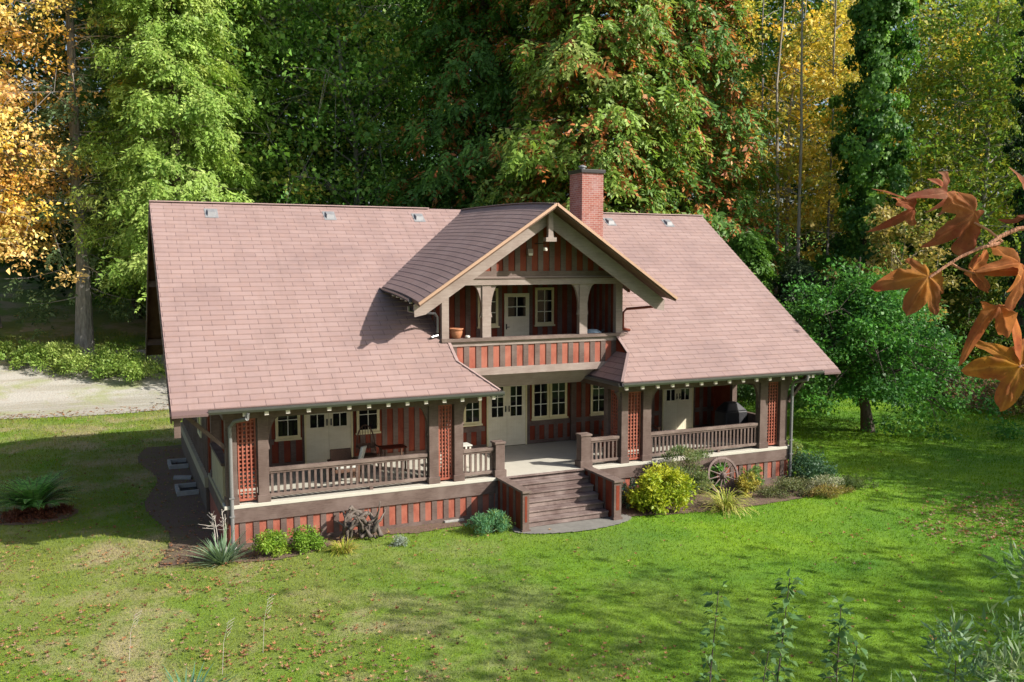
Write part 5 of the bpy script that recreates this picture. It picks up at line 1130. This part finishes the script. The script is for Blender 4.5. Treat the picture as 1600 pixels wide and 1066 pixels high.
def maple_leaf(parent, u, v, d, size, rot, tiltx, tilty, curl, seed, c_in=(.52, .22, .035), c_out=(.42, .13, .045)):
    """one palmate leaf: five pointed, toothed lobes; rot = direction of the middle lobe in the picture"""
    rng = np.random.default_rng(seed); na, nr = 160, 9; V, C = [], []; ctr = pix(u, v, d)
    X = Vector(AX); Y = -Vector(DN); Z = -Vector(FW)
    M = Matrix((X, Y, Z)).transposed() @ Matrix.Rotation(rot, 3, 'Z') @ Matrix.Rotation(tiltx, 3, 'X') @ Matrix.Rotation(tilty, 3, 'Y')
    lobes = [(a + rng.normal(0, .09), l * rng.uniform(.78, 1.1), w_ * rng.uniform(.9, 1.25)) for a, l, w_ in ((0, 1.0, .42), (.95, .93, .40), (-.95, .93, .40), (1.9, .64, .38), (-1.9, .64, .38))]; ph = rng.uniform(0, 6, 4)
    def rad(th):
        r = .38 - .08 * (abs(th) > 2.2)
        for a, l, w_ in lobes:
            dd = abs((th - a + math.pi) % (2 * math.pi) - math.pi)
            if dd < w_: r = max(r, .38 + (l - .38) * (1 - (dd / w_) ** 1.25))
            for s_, o_, k_ in ((-1, .20, .74), (1, .20, .74), (-1, .40, .52), (1, .40, .52)):      # side teeth
                d2 = abs((th - a - s_ * o_ + math.pi) % (2 * math.pi) - math.pi)
                if d2 < .085: r = max(r, l * k_ * (1 - .35 * d2 / .085))
        return r * (.15 + .85 * min(1, (math.pi - abs(th)) / .45))
    for j in range(nr + 1):
        for i in range(na):
            th = -math.pi + 2 * math.pi * i / na; r = rad(th) * j / nr; x, y = r * math.sin(-th), r * math.cos(th)
            z = .05 * math.sin(17 * x + 11 * y + ph[1]) * r + .04 * math.sin(23 * y - 9 * x + ph[3]) * r - (curl + .30) * r * r * (1 + .8 * math.sin(3 * th + ph[0])) + .17 * r * math.sin(5 * th + ph[1]) + .10 * r * r * math.sin(13 * th + ph[2]) + .035 * math.sin(9 * x + ph[2]) * r * 2 + .05 * math.sin(7 * y + ph[3]) * r
            rib = min(abs((th - a + math.pi) % (2 * math.pi) - math.pi) for a, _, _ in lobes) * r; z -= .06 * math.exp(-(rib / .03) ** 2) * min(1, r * 3)
            V.append(ctr + M @ (Vector((x, y, z)) * size)); k = min(1, max(0, r * 1.1 + .25 * math.sin(4 * th + ph[0]))); cc = [c_in[q] * (1 - k) + c_out[q] * k for q in range(3)]
            if rib < .015: cc = [min(1, q * 1.35 + .02) for q in cc]
            C.append(cc + [1])
    F = [((j * na + i), (j * na + (i + 1) % na), ((j + 1) * na + (i + 1) % na), ((j + 1) * na + i)) for j in range(nr) for i in range(na)]
    me = bpy.data.meshes.new('leaf'); me.from_pydata([tuple(v) for v in V], [], F); me.update(); me.polygons.foreach_set('use_smooth', [True] * len(F)); me.materials.append(AUT)
    at_ = me.color_attributes.new('tint', 'FLOAT_COLOR', 'POINT'); at_.data.foreach_set('color', np.array(C, np.float32).ravel())
    o = bpy.data.objects.new('leaf', me); COL.objects.link(o); o.parent = parent; o.matrix_parent_inverse = Matrix.Translation(-Vector(parent.location))
    return ctr
db = 2.3; tb = pix(2350, 900, db); T_ = thing('maple_branch', 'maple sapling twig with big curled orange brown leaves hanging in from the right', 'tree', (tb.x, tb.y, GZ))
mb = MB(); mb.tube([(tb.x, tb.y, GZ - .1), (tb.x + .05, tb.y, 2.0), (tb.x - .03, tb.y, 5.0), pix(2300, 350, db), pix(2250, -500, db)], [.11, .09, .06, .045, .02], BARKG, 9); mb.build('trunk', T_)
mb = MB(); mb.tube([pix(2300, 330, db), pix(1950, 300, db), pix(1720, 340, db), pix(1640, 352, db), pix(1590, 358, db), pix(1562, 370, db), pix(1545, 382, db)], [.022, .014, .009, .007, .006, .0055, .005], TWB, 7)
mb.tube([pix(1562, 380, db), pix(1530, 388, db), pix(1500, 402, db), pix(1478, 416, db), pix(1452, 434, db)], [.005, .0045, .004, .004, .003], TWB, 6)
mb.tube([pix(1566, 378, db), pix(1545, 360, db), pix(1522, 348, db)], [.004, .003, .0025], TWB, 6); mb.tube([pix(1486, 412, db), pix(1500, 420, db), pix(1530, 430, db)], [.004, .003, .002], TWB, 6)
mb.tube([pix(1720, 340, db), pix(1700, 480, db), pix(1620, 560, db), pix(1592, 574, db)], [.006, .004, .003, .003], TWB, 6); mb.tube([pix(1640, 352, db), pix(1610, 400, db), pix(1580, 450, db)], [.004, .003, .002], TWB, 6)
mb.build('branch', T_)
maple_leaf(T_, 1522, 332, db, .125, 2.2, .35, -.2, .28, 201, (.46, .20, .07), (.38, .14, .06))
maple_leaf(T_, 1428, 325, db + .02, .075, 1.2, .6, .3, .5, 208, (.46, .18, .07), (.38, .14, .06))
maple_leaf(T_, 1450, 432, db, .122, 2.45, .25, .15, .25, 202, (.50, .22, .04), (.30, .10, .05))
maple_leaf(T_, 1594, 572, db, .15, 1.65, -.2, .3, .2, 203, (.56, .27, .04), (.46, .19, .04))
maple_leaf(T_, 1520, 422, db, .085, -1.8, 1.05, .2, .8, 204, (.46, .18, .06), (.30, .10, .04))
maple_leaf(T_, 1594, 412, db - .03, .115, 2.6, .85, -.3, .6, 205, (.55, .22, .06), (.45, .17, .06))
maple_leaf(T_, 1562, 478, db, .09, 2.9, 1.15, .15, .9, 206, (.48, .19, .05), (.42, .15, .05))
maple_leaf(T_, 1480, 302, db + .05, .08, 1.7, 1.3, 0, .6, 207, (.36, .17, .10), (.30, .13, .08))
maple_leaf(T_, 1618, 330, db, .10, .3, 1.2, .6, .5, 209, (.42, .2, .11), (.36, .16, .09))

# ------------------------------------------------------------------ grass and fallen leaves
def ground_pts(n, rng, dmax=62, dmin=14.0, p=1.7, left=-260, right=1860):
    q = rng.uniform(0, 1, n); a = dmin ** (1 - p) + q * (dmax ** (1 - p) - dmin ** (1 - p)); d = a ** (1 / (1 - p)); u = rng.uniform(left, right, n)
    x = CAM[0] + AX[0] * (u - 800) / 1390 * d + FW[0] * d; y = CAM[1] + AX[1] * (u - 800) / 1390 * d + FW[1] * d
    return x, y, d
vs_soil = np.vectorize(in_soil); vs_drive = np.vectorize(in_drive)
rng = np.random.default_rng(301); x, y, d = ground_pts(380000, rng, p=1.35); x += rng.normal(0, .05, len(x))
keep = ~((x > 0) & (x < 18.4) & (y > 0) & (y < 13.9)) & ~((x > 7.4) & (x < 10.8) & (y > -1.75) & (y < 0)) & ~((x - 9.2) ** 2 / 3.5 + (y + 1.6) ** 2 / .55 < 1) & (y < 40)
keep &= ~(vs_soil(x, y) & (rng.uniform(size=len(x)) > .16)) & ~(vs_drive(x, y))
x, y, d = x[keep], y[keep], d[keep]; n = len(x); sc = np.clip(d / 22, .8, 2.4)
P = np.stack([x, y, terr(x, y) - .005], 1); D = rng.normal(0, .55, (n, 3)); D[:, 2] = 1
g = leaves('grass', P, D, rng.normal(size=(n, 3)), .062 * sc * rng.uniform(.5, 1.5, n), .013 * sc * rng.uniform(.7, 1.3, n), np.full((n, 3), .1), None, GRASSM, kind='stuff')
tag(g, 'short mown grass of the lawn around the house', 'grass')
def litter(name, n, pts, cols, size, label, seed, wts=None):
    rng = np.random.default_rng(seed); x, y = pts; n = len(x); V, F, C = [], [], []; z = terr(x, y) + .035; base = pal(cols, n, wts, .3, rng)
    for k in range(n):
        s = size * rng.uniform(.5, 1.25); rot = rng.uniform(0, 6.28); tx, ty = rng.normal(0, .35, 2); i0 = len(V); cu = rng.uniform(.1, .6); V.append((x[k], y[k], z[k]))
        for j in range(10): a = rot + j * .6283; r = s * (1 if j % 2 == 0 else .42) * rng.uniform(.8, 1.1) * .5; px_, py_ = r * math.cos(a), r * math.sin(a); V.append((x[k] + px_, y[k] + py_, z[k] + abs(px_ * tx + py_ * ty) + cu * r))
        F += [(i0, i0 + 1 + j, i0 + 1 + (j + 1) % 10) for j in range(10)]; C += [base[k]] * 11
    me = bpy.data.meshes.new(name); me.from_pydata(V, [], F); me.update(); me.materials.append(BLADEM); a_ = me.color_attributes.new('tint', 'FLOAT_COLOR', 'POINT'); c = np.ones((len(V), 4), np.float32); c[:, :3] = np.clip(np.array(C), .01, 1); a_.data.foreach_set('color', c.ravel())
    o = bpy.data.objects.new(name, me); COL.objects.link(o); return tag(o, label, 'leaf litter', kind='stuff')
rng = np.random.default_rng(302); x, y, d = ground_pts(18000, rng, 50, p=1.4)
fx = np.sin(x * .9 + 1.3 * np.sin(y * .7)) * np.sin(y * .8 + 1.1 * np.sin(x * .6)); pr = np.clip(1.0 - (x + 1) / 9, .12, 1) * (.35 + .65 * (fx > .1)); k_ = (rng.uniform(size=len(x)) < pr) & ~((x > -.2) & (x < 18.6) & (y > -.3)) & (y < 24)
LC = [(.24, .105, .05), (.33, .15, .065), (.17, .075, .04), (.38, .23, .12), (.27, .18, .12)]
litter('fallen_leaves', 0, (x[k_], y[k_]), LC, .115, 'brown fallen maple leaves scattered over the lawn', 303)
rng = np.random.default_rng(304); a = rng.uniform(0, 6.283, 1500); r = np.sqrt(rng.uniform(0, 1, 1500)); x = 22.6 + np.cos(a) * r * 5.0 + rng.normal(0, .5, 1500); y = -6.4 + np.sin(a) * r * 2.4 + rng.normal(0, .4, 1500)
litter('fallen_leaves', 0, (x, y), LC + [(.34, .24, .17)], .14, 'patch of brown fallen leaves on the right foreground lawn', 305)
rng = np.random.default_rng(306); x = rng.uniform(-22, 3, 1300); y = np.where(rng.uniform(size=1300) < .5, 35 + rng.normal(0, .8, 1300), 24.4 + rng.normal(0, .5, 1300))
litter('fallen_leaves', 0, (x, y), LC, .16, 'fallen leaves along both edges of the gravel driveway', 307)

# ------------------------------------------------------------------ repeats of one kind share a group
GROUPS = {'cedar_tree': 'cedars at the wood edge behind the house', 'golden_maple': 'golden maples above the right roof corner', 'maple_tree': 'maples at the wood edge', 'dense_tree': 'low leafy trees behind the house',
          'fir_tree': 'firs at the wood edge', 'ivy_covered_tree': 'ivy covered trees', 'bare_tree': 'thin bare trunks in the wood', 'bush': 'bushes along the wood edge', 'shade_tree': 'trees right of the picture',
          'leafy_shrub': 'shrubs planted around the porch', 'ground_plant': 'low plants in the flower beds', 'grass_clump': 'ornamental grass clumps by the porch', 'yucca_plant': 'yuccas on the left lawn', 'dry_stalk': 'dry stalks on the left lawn',
          'leafy_cane': 'leafy canes near the camera', 'narrow_leaved_shrub': 'narrow leaved shrubs in the right corner', 'window_well': 'window wells by the left wall', 'porch_armchair': 'armchairs on the porch', 'porch_table': 'small tables on the porch'}
for o in COL.objects:
    k = o.name.split('.')[0]
    if o.parent is None and k in GROUPS: o['group'] = GROUPS[k]
